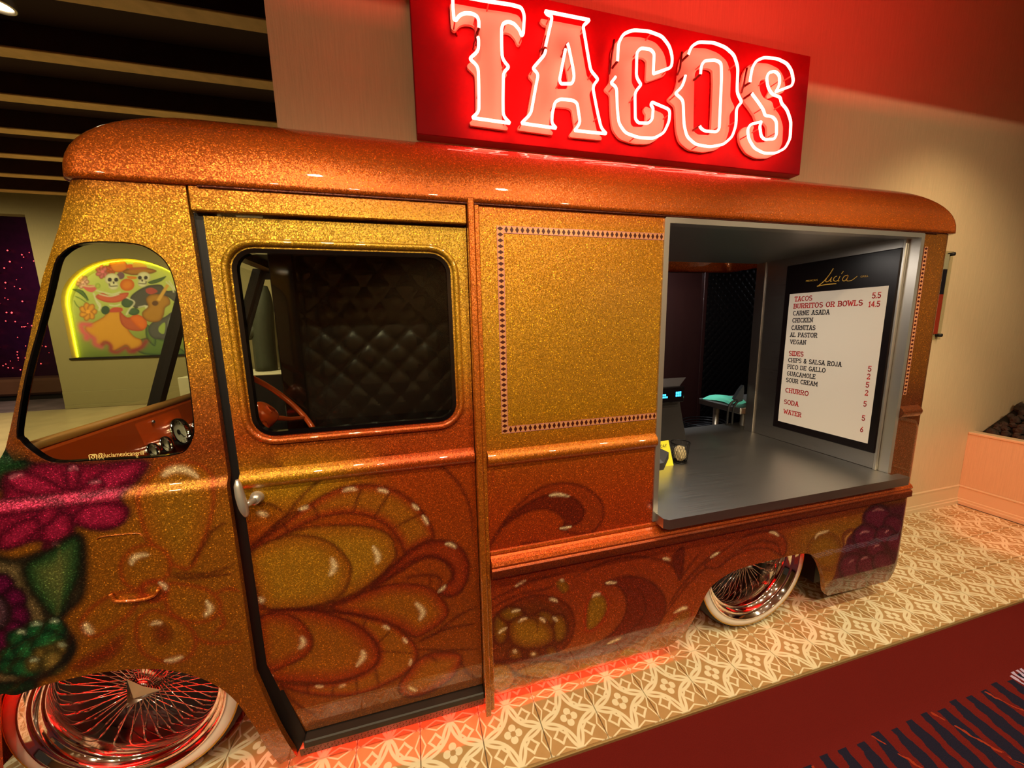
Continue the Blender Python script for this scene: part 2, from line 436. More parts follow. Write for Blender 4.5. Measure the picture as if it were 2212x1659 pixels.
def tile_mat():
    m, nt, b = new_mat('cream_encaustic_tile'); h = NT(nt)
    x, y, z, co = h.xyz(); T = 0.2225
    au = h.m('ABSOLUTE', h.m('DIVIDE', x, T)); av = h.m('ABSOLUTE', h.m('DIVIDE', y, T))     # 0..0.5 from tile centre
    a = h.m('SUBTRACT', 0.5, au); bb = h.m('SUBTRACT', 0.5, av)                               # from the nearest corner
    p = h.m('MAXIMUM', a, bb); q = h.m('MINIMUM', a, bb)
    r = h.m('SQRT', h.m('ADD', h.m('MULTIPLY', a, a), h.m('MULTIPLY', bb, bb)))
    w = 0.026
    def ring(cx, cy, R, px, py, ww):
        dx = h.m('SUBTRACT', px, cx); dy = h.m('SUBTRACT', py, cy)
        d = h.m('SQRT', h.m('ADD', h.m('MULTIPLY', dx, dx), h.m('MULTIPLY', dy, dy)))
        return h.m('ABSOLUTE', h.m('SUBTRACT', d, R)), d
    def less(v, t): return h.step(t + 0.006, t - 0.006, v)
    rim = less(h.m('ABSOLUTE', h.m('SUBTRACT', r, 0.5)), w)
    ca, sa = 0.924 * math.cos(PI/8), 0.924 * math.sin(PI/8)
    arc, _ = ring(ca, sa, 0.5, p, q, w)
    lens = h.m('MULTIPLY', less(arc, w), h.m('LESS_THAN', r, 0.5))
    # rounded square frame half way to the corner
    sq = h.m('MAXIMUM', h.m('ABSOLUTE', h.m('SUBTRACT', a, 0.25)), h.m('ABSOLUTE', h.m('SUBTRACT', bb, 0.25)))
    l1 = h.m('ADD', h.m('ABSOLUTE', h.m('SUBTRACT', a, 0.25)), h.m('ABSOLUTE', h.m('SUBTRACT', bb, 0.25)))
    sd = h.m('MULTIPLY_ADD', l1, 1.0, h.m('MULTIPLY', sq, -0.12))
    sqf = less(h.m('ABSOLUTE', h.m('SUBTRACT', sd, 0.098)), 0.024)
    # leaf along each edge towards the corner
    lf = h.m('ADD', h.m('ABSOLUTE', h.m('SUBTRACT', p, 0.27)), h.m('MULTIPLY', q, 2.3))
    leaf = less(h.m('ABSOLUTE', h.m('SUBTRACT', lf, 0.19)), 0.03)
    # flower: four round petals about the centre
    fx = h.m('MAXIMUM', au, av); fy = h.m('MINIMUM', au, av)
    _, dpet = ring(0.092, 0.0, 0.0, fx, fy, 0)
    petal = less(dpet, 0.062)
    cross = h.m('MULTIPLY', less(fy, 0.013), h.m('MULTIPLY', h.m('GREATER_THAN', fx, 0.05), h.m('LESS_THAN', fx, 0.09)))
    cc = h.m('SQRT', h.m('ADD', h.m('MULTIPLY', au, au), h.m('MULTIPLY', av, av)))
    eye = less(cc, 0.045)
    star = less(h.m('ADD', p, h.m('MULTIPLY', q, 2.6)), 0.075)
    pat = h.m('MAXIMUM', h.m('MAXIMUM', rim, lens), h.m('MAXIMUM', sqf, leaf))
    pat = h.m('MAXIMUM', pat, h.m('MAXIMUM', petal, h.m('MAXIMUM', cross, star)))
    pat = h.m('MULTIPLY', pat, h.m('SUBTRACT', 1.0, eye))
    oi = nt.nodes.new('ShaderNodeObjectInfo')
    n = nt.nodes.new('ShaderNodeTexNoise'); n.inputs['Scale'].default_value = 18; n.inputs['Detail'].default_value = 4
    ad = h.vm('ADD', co, h.vm('SCALE', (1, 1, 1), oi.outputs['Random'])); nt.links.new(ad, n.inputs[0])
    tan = h.mix(n.outputs['Fac'], (*lin((168, 130, 80)), 1), (*lin((194, 156, 104)), 1))
    cream = h.mix(n.outputs['Fac'], (*lin((226, 210, 170)), 1), (*lin((238, 226, 190)), 1))
    nt.links.new(h.mix(pat, tan, cream), b.inputs['Base Color'])
    b.inputs['Roughness'].default_value = 0.24; b.inputs['Specular IOR Level'].default_value = 0.5
    return m
M['tile'] = tile_mat()
M['grout'] = mat('grey_grout', (120, 106, 88), 0.9)
M['edge'] = mat('brass_edge_strip', (186, 160, 104), 0.35, 0.6)
def wall_mat(name, rgb, stri=True):
    m, nt, b = new_mat(name); h = NT(nt); x, y, z, co = h.xyz()
    mp = nt.nodes.new('ShaderNodeMapping'); nt.links.new(co, mp.inputs[0]); mp.inputs['Scale'].default_value = (150, 150, 7)
    n = nt.nodes.new('ShaderNodeTexNoise'); n.inputs['Scale'].default_value = 1.0; n.inputs['Detail'].default_value = 4; nt.links.new(mp.outputs[0], n.inputs[0])
    n2 = nt.nodes.new('ShaderNodeTexNoise'); n2.inputs['Scale'].default_value = 130; nt.links.new(co, n2.inputs[0])
    c = lin(rgb)
    nt.links.new(h.mix(n.outputs['Fac'], (*(c * 0.86), 1), (*(c * 1.1), 1)), b.inputs['Base Color'])
    bp = nt.nodes.new('ShaderNodeBump'); bp.inputs['Strength'].default_value = 0.35; bp.inputs['Distance'].default_value = 0.003
    nt.links.new(h.m('ADD', n.outputs['Fac'], h.m('MULTIPLY', n2.outputs['Fac'], 0.5)), bp.inputs['Height']); nt.links.new(bp.outputs[0], b.inputs['Normal'])
    b.inputs['Roughness'].default_value = 0.85; b.inputs['Specular IOR Level'].default_value = 0.2
    return m
M['wall'] = wall_mat('beige_striated_wallcovering', (214, 190, 150))
M['wall_far'] = wall_mat('putty_plaster', (150, 138, 98))
M['trim'] = mat('cream_trim_paint', (218, 196, 156), 0.5)
M['beam'] = mat('tan_stained_beam', (205, 168, 112), 0.5, noise=0.12, nscale=8)
M['ceil_dark'] = mat('dark_umber_ceiling', (46, 22, 14), 0.8)
M['ceil'] = mat('cream_ceiling_paint', (220, 202, 170), 0.9)

def struct(mb, name, m): return tag(mb.build(name, m), kind='structure')
# floors
struct(MB().box((-9, -5.5, -0.06), (7, -0.172, -0.012)), 'floor', M['carpet'])
pf = struct(MB().box((-2.9, -0.172, -0.06), (4.205, WY + 0.05, -0.006)), 'floor_platform', M['grout'])
T = 0.2225
tmb = MB()
g = T / 2 - 0.0012
tmb.add([(-g,-g,-0.006),(g,-g,-0.006),(g,g,-0.006),(-g,g,-0.006),(-g+.001,-g+.001,0),(g-.001,-g+.001,0),(g-.001,g-.001,0),(-g+.001,g-.001,0)],
        [(4,5,6,7),(0,1,5,4),(1,2,6,5),(2,3,7,6),(3,0,4,7)])
tme = tmb.mesh('tile'); tme.materials.append(M['tile'])
for j in range(4):
    for i in range(-13, 18):
        xc = 0.168 + T * (i + 0.5)
        if xc - T/2 < -2.9: continue
        o = bpy.data.objects.new('tile', tme); o.location = (xc, 0.050 - T/2 + T * j, 0)
        o.rotation_euler = (0, 0, PI/2 * ((i * 3 + j) % 4)); COL.objects.link(o); o.parent = pf
tag(MB().bbox((-2.9, -0.180, -0.014), (4.205, -0.1725, 0.0005), 0.002).build('trim_1', M['edge']), kind='structure')
# hall floor beyond the cab: pale stone
M['stone'] = mat('pale_hall_stone', (176, 156, 118), 0.35, noise=0.12, nscale=3)
M['hall_carpet'] = mat('grey_violet_carpet', (104, 84, 92), 0.9, noise=0.35, nscale=2.5)
struct(MB().box((-9, WY + 0.05, -0.05), (WX0, 8.3, -0.002)), 'floor_hall', M['stone'])
struct(MB().box((-9, -0.172, -0.05), (-2.9, WY + 0.05, -0.002)), 'floor_side', M['stone'])
struct(MB().box((-16, 8.3, -0.05), (-6.82, 16, -0.003)), 'floor_casino', M['hall_carpet'])
# wall with the truck let into it
wmb = MB().prism([(WX0, 2.10), (2.62, 2.10), (2.62, 0.0), (4.205, 0.0), (4.205, 3.7), (WX0, 3.7)], 'XZ', WY, WY + 0.14)
wb = struct(wmb, 'wall_back', M['wall'])
struct(MB().box((4.205, -0.02, 0.0), (7, 0.0, 0.001)), 'floor_trim', M['trim'])
# right side: wall beyond the planter
struct(MB().box((4.205, WY, 0.5), (7.0, WY + 0.14, 3.7)), 'wall_right', M['wall'])
def skirting(name, p0, p1, inward, h=0.155):
    # stepped skirting board: tall flat board, cap bead, two-step foot
    prof = [(0, h), (0.010, h - 0.004), (0.010, h - 0.012), (0.006, h - 0.015), (0.006, 0.050), (0.012, 0.046), (0.012, 0.030), (0.020, 0.027), (0.020, 0.0)]
    a = np.array(p0); b = np.array(p1); n = np.array(inward); vs = []
    for P in (a, b):
        for d, z in prof: vs.append((P[0] + n[0]*d, P[1] + n[1]*d, z))
    k = len(prof)
    return tag(MB().add(vs, [(i, i+1, k+i+1, k+i) for i in range(k-1)]).build(name, M['trim']), kind='structure')
skirting('baseboard_back', (2.62, WY), (4.20, WY), (0, -1))
skirting('baseboard_right', (4.204, WY), (4.204, -1.6), (-1, 0))
# ceilings: hall slab over the viewer, raised cove over the truck, beamed ceiling beyond the cab
struct(MB().box((-9, -5.5, 2.74), (7, -0.35, 2.84)), 'ceiling', M['ceil'])
struct(MB().box((WX0 - 0.5, -0.5, 3.65), (7, 0.8, 3.8)), 'ceiling_cove', M['ceil'])
struct(MB().box((-9, -5.7, -0.06), (7, -5.5, 3.0)), 'wall_front', M['wall'])
cd = struct(MB().box((-16, 0.9, 4.22), (1.5, 9.0, 4.4)), 'ceiling_beamed', M['ceil_dark'])
M['beam_dark'] = mat('umber_stained_beam', (58, 30, 18), 0.6, noise=0.2, nscale=6)
bme = MB().bbox((-6.6, -0.075, 0.018), (6.6, 0.075, 0.22), 0.004).mesh('beam'); bme.materials.append(M['beam_dark'])
pme = MB().bbox((-6.6, -0.078, 0.0), (6.6, 0.078, 0.018), 0.004).mesh('underside_board'); pme.materials.append(M['beam'])
for k in range(7):
    o = bpy.data.objects.new('beam', bme); o.location = (-5.2, 2.76 + 0.853 * k, 4.0); COL.objects.link(o); o.parent = cd
    q = bpy.data.objects.new('underside_board', pme); COL.objects.link(q); q.parent = o
# far wall with the arched niche
FY = 8.3
def arch(cx, hw, z0, zs, zt, n=28):
    return [(cx - hw, z0), (cx + hw, z0)] + [(cx + hw * math.cos(t), zs + (zt - zs) * math.sin(t)) for t in np.linspace(0, PI, n)]
AC, AH = -5.43, 1.13
arch_out = arch(AC, AH, 1.02, 2.02, 2.97)
wf = struct(MB().prism([(-6.82, 0.0), (1.5, 0.0), (1.5, 4.3), (-16, 4.3), (-16, 3.72), (-6.82, 3.72)], 'XZ', FY, FY + 0.2, holes=[arch_out]), 'wall_far', M['wall_far'])
skb = MB().bbox((-6.82, FY - 0.02, 0), (1.5, FY, 0.07), 0.005).bbox((-6.82, FY - 0.012, 0.07), (1.5, FY, 0.34), 0.004)
tag(skb.build('baseboard_far', M['wall_far']), kind='structure')
# casino hall seen past the end of that wall
M['casino'] = mat('dark_plum_bead_wall', (34, 6, 22), 0.5, noise=0.4, nscale=6)
struct(MB().box((-16, 14.0, 0), (-5, 14.2, 7.0)), 'wall_casino', M['casino'])
M['spark'] = mat('red_wall_sparkle', (255, 90, 90), 0.5, emit=2.5, emit_rgb=(255, 80, 80))
M['spark_w'] = mat('pale_wall_sparkle', (255, 190, 190), 0.5, emit=6.0, emit_rgb=(255, 180, 170))
M['led_blue'] = mat('blue_machine_glow', (60, 70, 255), 0.5, emit=8.0, emit_rgb=(70, 80, 255))
sb = MB()  # glowing points stand in for glints on the glittering bead wall
for k in range(75):
    a = onY(RNG.uniform(-40, 112), RNG.uniform(540, 800), 13.9); s = RNG.uniform(0.010, 0.026)
    sb.add([a + np.array(v) * s for v in ((-1,0,0),(0,-1,0),(1,0,0),(0,0,1),(0,0,-1))], [(0,1,3),(1,2,3),(0,4,1),(1,4,2)])
so = sb.build('wall_sparkles', M['spark']); tag(so, 'tiny red glowing points for the sparkle of the dark plum wall', 'sparkle', kind='stuff')
# slot machine silhouette with a blue edge at the far left
sm = empty('slot_machine', (-12.6, 12.6, 0), 'dark slot machine with a blue glowing edge at far left', 'slot machine')
MB().bbox((-13.1, 12.3, 0), (-12.35, 12.9, 1.25), 0.05).build('cabinet', M['black_gloss'], sm)
MB().bbox((-13.05, 12.35, 1.25), (-12.45, 12.75, 2.0), 0.05).build('top_box', M['black_gloss'], sm)
MB().tube([(-12.33, 12.28, 1.0), (-12.38, 12.28, 1.35), (-12.46, 12.3, 1.6)], 0.025).build('light_edge', M['led_blue'], sm)
# sofa-like bench past the opening
bb_ = empty('lounge_bench', (-8.4, 10.2, 0), 'low brown upholstered bench beyond the opening', 'bench')
MB().bbox((-9.6, 9.9, 0.12), (-7.2, 10.6, 0.50), 0.05).build('seat', mat('brown_leatherette', (92, 58, 44), 0.5), bb_)
MB().box((-9.5, 10.0, 0.0), (-7.3, 10.5, 0.12)).build('plinth', M['black'], bb_)
# downlight at the upper left
dl = empty('ceiling_downlight', (-2.95, 3.0, 4.0), 'glaring round ceiling spotlight at the upper left between beams', 'spotlight')
c_ = (-2.93, 3.03, 4.02)
MB().lathe([(0.10, 0.20), (0.10, 0.0), (0.085, -0.01), (0.085, 0.03)], c_, 'Z', 24).build('can', M['alu'], dl)
MB().lathe([(0.0, 0.02), (0.085, 0.02)], c_, 'Z', 24).build('lens', mat('lamp_lens', (255, 230, 190), emit=22.0, emit_rgb=(255, 226, 180)), dl)

# ---------------------------------------------------------------- painter for vertex colours
class Canvas:
    def __init__(s, X, Z, col): s.X, s.Z, s.c = X, Z, np.array(col, float)
    def _sub(s, P, m):
        P = np.array(P); lo = P.min(0) - m; hi = P.max(0) + m
        return np.nonzero((s.X > lo[0]) & (s.X < hi[0]) & (s.Z > lo[1]) & (s.Z < hi[1]))[0]
    def blend(s, idx, rgb, a):
        a = np.clip(a, 0, 1)[:, None]; s.c[idx] = s.c[idx] * (1 - a) + np.asarray(rgb) * a
    def fill(s, P, centre, edge=None, w=0.05, soft=0.003, line=None, lw=0.006, la=0.9):
        idx = s._sub(P, max(lw * 3, soft * 2))
        if not len(idx): return
        X, Z = s.X[idx], s.Z[idx]; d = dist(P, X, Z); ins = inside(P, X, Z); sd = np.where(ins, d, -d)
        t = np.clip(d / w, 0, 1); t = t * t * (3 - 2 * t)
        col = lin(centre)[None] * t[:, None] + lin(edge if edge is not None else centre)[None] * (1 - t[:, None])
        s.blend(idx, col, np.clip(0.5 + sd / (2 * soft), 0, 1))
        if line is not None: s.blend(idx, lin(line), la * np.exp(-(d / lw) ** 2))
    def stroke(s, P, rgb, w=0.006, a=0.9, taper=True):
        P = np.array(P); n = len(P)
        idx = s._sub(P, w * 3)
        if not len(idx): return
        X, Z = s.X[idx], s.Z[idx]; best = np.full(len(idx), -1e9)
        for i in range(n - 1):
            p, q = P[i], P[i+1]; ab = q - p; L = ab @ ab
            if L < 1e-14: continue
            t = np.clip(((X-p[0])*ab[0] + (Z-p[1])*ab[1]) / L, 0, 1)
            d = np.hypot(X - p[0] - t*ab[0], Z - p[1] - t*ab[1])
            u = (i + t) / (n - 1); ww = w * (np.sqrt(np.clip(4 * u * (1 - u), 0.06, 1)) if taper else 1.0)
            best = np.maximum(best, -(d / ww) ** 2)
        s.blend(idx, lin(rgb), a * np.exp(best))
def colour_mesh(me, rgb):
    at = me.color_attributes.new('paint', 'FLOAT_COLOR', 'POINT')
    a = np.ones((len(me.vertices), 4), np.float32); a[:, :3] = rgb
    at.data.foreach_set('color', a.ravel())

# ---------------------------------------------------------------- arched mural in its niche
def mural():
    root = empty('arched_mural', (AC, FY, 1.02), 'arched mural of two dancing skeletons with guitar, edged with yellow light', 'mural')
    q = lambda x, y: tuple(onY(140 + x * 0.15669, 540 + y * 0.15669, FY + 0.14)[[0, 2]])
    A = arch(AC - 0.0, AH + 0.0, 1.00, 2.02, 2.975)
    A = resample(A, 0.03)
    step = 0.0115
    gx, gz = np.meshgrid(np.arange(AC - AH, AC + AH, step), np.arange(1.0, 2.98, step)); gx = gx.ravel(); gz = gz.ravel()
    ok = inside(A, gx, gz); ok[ok] &= dist(A, gx[ok], gz[ok]) > step * 0.6
    v, f = fill2d([A], list(zip(gx[ok], gz[ok])))
    V = np.array(v); X, Z = V[:, 0], V[:, 1]
    base = lin((170, 186, 92))[None] * np.ones((len(X), 1)); t = np.clip((Z - 1.0) / 1.6, 0, 1)[:, None]
    base = lin((108, 124, 56)) * (1 - t) + lin((196, 206, 110)) * t
    C = Canvas(X, Z, base)
    def F(pts, col, edge=None, w=0.06, line=None, sp=True, lw=0.012):
        P = [q(*p) for p in pts]; C.fill(spline(P, True, 4) if sp else P, col, edge, w, 0.006, line, lw * 0.7, 0.7)
    def St(pts, col, w=0.02, a=0.9): C.stroke(spline([q(*p) for p in pts], False, 4), col, w, a, False)
    def El(cx, cy, rx, ry, col, edge=None, rot=0, w=0.05, line=None):
        F([(cx + rx*math.cos(t)*math.cos(rot) - ry*math.sin(t)*math.sin(rot), cy + rx*math.cos(t)*math.sin(rot) + ry*math.sin(t)*math.cos(rot)) for t in np.linspace(0, 2*PI, 14)[:-1]], col, edge, w, line)
    grn, dgrn, skull = (96, 122, 64), (52, 78, 56), (226, 222, 190)
    for pts in ([(950,1290),(1200,1200),(1500,1300),(1650,1440),(1100,1440)], [(1150,440),(1300,390),(1400,360),(1330,430),(1200,470)], [(100,540),(250,560),(330,700),(200,600)], [(1130,1020),(1250,1180),(1240,1330),(1120,1200)]): F(pts, grn, dgrn)
    for pts in ([(130,545),(230,580),(310,700)], [(130,700),(170,770),(240,820)], [(150,640),(230,680),(300,730)], [(1500,740),(1540,800),(1550,900)], [(1560,620),(1550,760),(1540,880)]): St(pts, (90, 120, 50), 0.012)
    # flowers
    for (cx, cy, r, col) in ((320, 850, 120, (222, 152, 56)), (520, 300, 95, (214, 110, 130)), (640, 265, 70, (214, 92, 48)), (240, 440, 90, (226, 176, 170)), (1545, 1010, 70, (220, 150, 84))):
        for k in range(7):
            a = k * 2 * PI / 7; El(cx + 0.55*r*math.cos(a), cy + 0.55*r*math.sin(a), r*0.5, r*0.36, col, tuple(int(v*0.82) for v in col), a, 0.04, (150, 90, 50))
        El(cx, cy, r*0.25, r*0.22, tuple(min(255, int(v*1.1)) for v in col))
    F([(620,170),(700,130),(790,135),(850,190),(860,260),(790,300),(690,300),(640,250)], (232, 140, 44), (216, 110, 36), 0.05, (150, 70, 30))
    El(900, 225, 60, 30, (222, 100, 44)); El(770, 355, 55, 50, (120, 84, 106)); El(860, 480, 100, 85, (226, 130, 40), (206, 96, 30), 0, 0.08)
    F([(950,170),(1050,180),(1130,220),(1100,260),(950,250)], (224, 170, 70)); F([(860,360),(990,370),(970,400),(880,395)], (220, 130, 50))
    # hat
    F([(800,300),(900,255),(1100,245),(1260,285),(1200,320),(1100,330),(950,345),(850,325)], (180, 120, 52), (140, 86, 44), 0.05, (110, 60, 40))
    St([(900,262),(1010,255),(1120,245)], (196, 90, 84), 0.02)
    # black suit, guitarist
    F([(900,660),(1000,560),(1120,500),(1200,480),(1330,480),(1400,560),(1520,560),(1550,640),(1520,715),(1400,640),(1300,700),(1100,780),(960,800)], (78, 76, 74), (58, 58, 60))
    F([(1120,540),(1200,520),(1280,570),(1200,610),(1130,590)], (176, 72, 72))
    F([(1190,1010),(1380,920),(1480,860),(1500,1000),(1420,1130),(1480,1230),(1530,1260),(1480,1440),(1430,1440),(1390,1250),(1220,1220),(1150,1120)], (84, 84, 84), (64, 66, 68))
    F([(1420,980),(1500,900),(1490,1130),(1440,1110)], (120, 124, 118))
    F([(1300,1060),(1380,1000),(1370,1150),(1300,1130)], (150, 170, 84))
    # skirt
    F([(600,850),(750,850),(800,960),(880,1110),(960,1200),(1050,1240),(1060,1330),(930,1380),(850,1310),(760,1350),(660,1390),(620,1300),(540,1260),(500,1320),(420,1290),(380,1200),(300,1120),(290,1060),(420,990),(540,920)], (214, 150, 50), (196, 130, 42), 0.06, (150, 80, 40))
    F([(760,850),(860,930),(990,900),(1110,940),(1130,1030),(1090,1100),(1000,1120),(860,1090),(770,1000)], (186, 88, 58), (166, 70, 50), 0.05)
    F([(900,930),(1000,890),(1110,950),(1130,1050),(1060,1100),(950,1010)], (222, 110, 40), (200, 90, 36))
    for pts, c, w in (([(340,1030),(230,1030),(250,1120),(290,1160),(300,1220)], (214, 84, 110), 0.055), ([(340,1190),(400,1220),(420,1300),(500,1335)], (206, 92, 104), 0.05), ([(520,1300),(580,1280),(630,1320),(640,1390),(720,1410),(790,1370),(850,1345),(890,1400),(950,1395)], (160, 60, 66), 0.045), ([(950,1390),(1060,1340),(1120,1260)], (150, 50, 64), 0.05)): St(pts, c, w)
    # bodice, sleeves, ruffle
    F([(420,640),(520,590),(640,640),(760,600),(880,590),(840,670),(740,720),(600,725),(480,690)], (206, 96, 70), (184, 76, 58), 0.05)
    F([(610,830),(680,790),(790,800),(780,850),(620,860)], (190, 74, 60))
    El(560, 830, 60, 60, dgrn); El(860, 730, 80, 65, (66, 92, 64), dgrn); El(950, 850, 80, 50, (70, 100, 70), dgrn)
    for pts in ([(440,560),(560,590),(660,610),(760,580)], [(480,610),(620,640),(740,610)], [(400,600),(440,720),(490,800)], [(440,700),(490,760),(470,830)], [(860,660),(960,720),(890,820),(850,890)], [(620,760),(700,770),(760,750)], [(1020,790),(1100,770)], [(1110,770),(1260,800)], [(1120,800),(1250,820)], [(1120,785),(1270,780)], [(1400,440),(1480,520),(1500,580)], [(1440,430),(1520,540)]): St(pts, (216, 212, 190), 0.014, 0.85)
    # guitar
    F([(1070,860),(1150,780),(1120,680),(1180,620),(1290,610),(1420,650),(1450,740),(1380,800),(1360,900),(1300,980),(1180,990),(1090,940)], (174, 122, 44), (146, 96, 36), 0.06, (110, 66, 34))
    F([(1265,690),(1400,470),(1440,490),(1310,705)], (214, 162, 74), sp=False); El(1245, 735, 45, 35, (96, 60, 36))
    # glass
    F([(250,490),(450,495),(390,580),(300,560)], (206, 96, 104)); St([(250,490),(350,505),(455,490)], (220, 200, 160), 0.014); El(455, 495, 38, 38, (190, 196, 90), (150, 170, 70))
    # skulls
    for cx, cy, s_, fl in ((660, 440, 1.0, 1), (1080, 410, 0.92, -1)):
        E_ = lambda dx, dy, rx, ry, c, e=None: El(cx + fl*dx*s_, cy + dy*s_, rx*s_, ry*s_, c, e, 0, 0.04)
        E_(-10, -40, 100, 80, skull, (196, 190, 150)); E_(10, 50, 72, 62, skull, (196, 190, 150))
        for dx in (-40, 48): E_(dx, -30, 30, 28, (50, 40, 48))
        E_(14, 12, 13, 18, (60, 50, 50))
        St([(cx + fl*(-45)*s_, cy + 30*s_), (cx + fl*(-30)*s_, cy + 60*s_), (cx + fl*60*s_, cy + 55*s_)], (60, 44, 40), 0.012)
    me = bpy.data.meshes.new('mural_panel'); me.from_pydata([(x, FY + 0.14, z) for x, z in v], [], f); me.update()
    colour_mesh(me, C.c)
    m, nt, b = new_mat('mural_print'); at = nt.nodes.new('ShaderNodeAttribute'); at.attribute_name = 'paint'
    nt.links.new(at.outputs['Color'], b.inputs['Base Color']); b.inputs['Roughness'].default_value = 0.6
    mesh_obj('mural_panel', me, m, root)
    # reveal of the niche
    ain = arch(AC, AH - 0.004, 1.02, 2.02, 2.966); n = len(ain); rv = MB()
    rv.add([(x, FY - 0.006, z) for x, z in ain] + [(x, FY + 0.139, z) for x, z in ain], [(i, (i+1) % n, n + (i+1) % n, n + i) for i in range(n)])
    rv.build('niche_reveal', mat('niche_reveal_paint', (206, 176, 110), 0.6), root)
    MB().bbox((AC - AH - 0.03, FY - 0.03, 0.985), (AC + AH, FY + 0.13, 1.02), 0.004).build('sill', M['black'], root)
    led = arch(AC, AH - 0.022, 1.03, 2.02, 2.94, 40)
    path = [(led[0][0], FY + 0.115, led[0][1])] + [(x, FY + 0.115, z) for x, z in led[:1:-1]] + [(led[1][0], FY + 0.115, led[1][1])]
    MB().tube(path, 0.009, 6).build('light_strip', mat('yellow_led_strip', (255, 240, 60), emit=9.0, emit_rgb=(246, 236, 40)), root)
mural()

# ---------------------------------------------------------------- cactus sculptures on a plinth by the far wall
M['cactus'] = mat('dull_green_cactus', (44, 48, 30), 0.7, noise=0.25, nscale=14)
pl = empty('display_plinth', (-2.9, 7.5, 0), 'pale low plinth under the cactus sculptures seen through the cab window', 'plinth')
MB().bbox((-4.2, 7.0, 0.05), (-1.6, 8.2, 0.66), 0.01).build('body', mat('cream_plinth', (205, 196, 164), 0.6), pl)
MB().box((-4.15, 7.05, 0), (-1.65, 8.15, 0.05)).build('kick_board', M['black'], pl)
def cactus(name, base, path, rad, arms, label):
    c = empty(name, base, label, 'cactus', 'cactus sculptures')
    def ribbed(pts, r):
        P = spline(pts, False, 6); mb = MB(); n = 20; m_ = len(P)
        rr = [r * math.sqrt(max(0.04, 1 - max(0, (i - (m_ - 5)) / 4.5) ** 2)) if i > m_ - 6 else r for i in range(m_)]
        mb.tube(P, rr, n)
        for k, v in enumerate(mb.v):
            if (k % n) % 2: 
                ctr = np.array(P[k // n]); mb.v[k] = tuple(ctr + (np.array(v) - ctr) * 0.86)
        return mb
    bx, by, bz = base
    ribbed([(bx + p[0], by + p[1], bz + p[2]) for p in path], rad).build('trunk', M['cactus'], c)
    for a in arms: ribbed([(bx + p[0], by + p[1], bz + p[2]) for p in a[0]], a[1]).build('arm', M['cactus'], c)
cactus('cactus_sculpture', (-2.93, 7.6, 0.664), [(0, 0, 0), (0.02, 0, 0.8), (0.10, 0, 1.72)], 0.20,
       [([(0.05, 0, 0.9), (-0.32, 0, 0.75), (-0.48, 0, 0.95), (-0.5, 0, 1.5)], 0.13)], 'tall ribbed cactus sculpture with one side arm')
cactus('cactus_sculpture', (-2.55, 7.55, 0.664), [(0, 0, 0), (0.0, 0, 0.3), (-0.02, 0, 0.62)], 0.11, [], 'short single-stem cactus sculpture beside the tall one')

# ---------------------------------------------------------------- planter with lava rocks at the right
pt = empty('planter_box', (5.0, -0.2, 0), 'low cream planter box with stepped skirting, washed pink by an added red lamp', 'planter')
MB().box((4.206, -1.6, 0.0), (4.28, WY, 0.575)).build('near_wall', M['wall'], pt)
MB().bbox((4.200, -1.6, 0.575), (4.285, WY, 0.595), 0.004).build('coping', M['trim'], pt)
MB().box((4.28, -1.6, 0.0), (7.0, WY, 0.48)).build('soil', M['black'], pt)
M['rock'] = mat('dark_lava_rock', (52, 44, 36), 0.85, noise=0.45, nscale=18, bump=0.8)
def rock_mesh(seed, r):
    g = np.random.default_rng(seed); mb = MB(); n, k = 7, 5; ph = g.uniform(0, 6, 6)
    vs = []
    for j in range(k + 1):
        a = PI * j / k
        for i in range(n):
            t = 2 * PI * i / n; s = r * (0.78 + 0.3 * g.random())
            vs.append((s*math.sin(a)*math.cos(t), s*math.sin(a)*math.sin(t)*0.85, s*math.cos(a)*0.72))
    mb.add(vs, [(j*n+i, (j+1)*n+i, (j+1)*n+(i+1) % n, j*n+(i+1) % n) for j in range(k) for i in range(n)])
    me = mb.mesh('lava_rock'); me.materials.append(M['rock']); return me
rocks = [rock_mesh(s, 0.055) for s in range(6)]
spots_ = []
for _ in range(4000):
    x = RNG.uniform(4.325, 4.85); y = RNG.uniform(-0.05, WY - 0.045); s = RNG.uniform(0.5, 0.95)
    if all(math.hypot(x - p[0], y - p[1]) > 0.036 * (s + p[2]) for p in spots_): spots_.append((x, y, s))
    if len(spots_) >= 110: break
def heap(x): return 0.572 + 0.20 * max(0.0, min(1.0, (x - 4.36) / 0.42))
MB().add([(4.30, -1.0, 0.45), (4.30, WY - 0.005, 0.45), (4.30, -1.0, 0.55), (4.30, WY - 0.005, 0.55), (4.78, -1.0, 0.755), (4.78, WY - 0.005, 0.755), (5.6, -1.0, 0.755), (5.6, WY - 0.005, 0.755)], [(0,1,3,2),(2,3,5,4),(4,5,7,6),(0,2,4,6)]).build('soil_mound', M['black'], pt)
for k, (x, y, s) in enumerate(spots_):
    o = bpy.data.objects.new('lava_rock', rocks[k % 6]); o.scale = (s, s, s)
    o.rotation_euler = tuple(RNG.uniform(0, 6, 3)); o.location = (x, y, heap(x) + 0.020); COL.objects.link(o)
    tag(o, 'rough dark lava rock heaped in the planter box', 'rock', 'lava rocks in the planter')
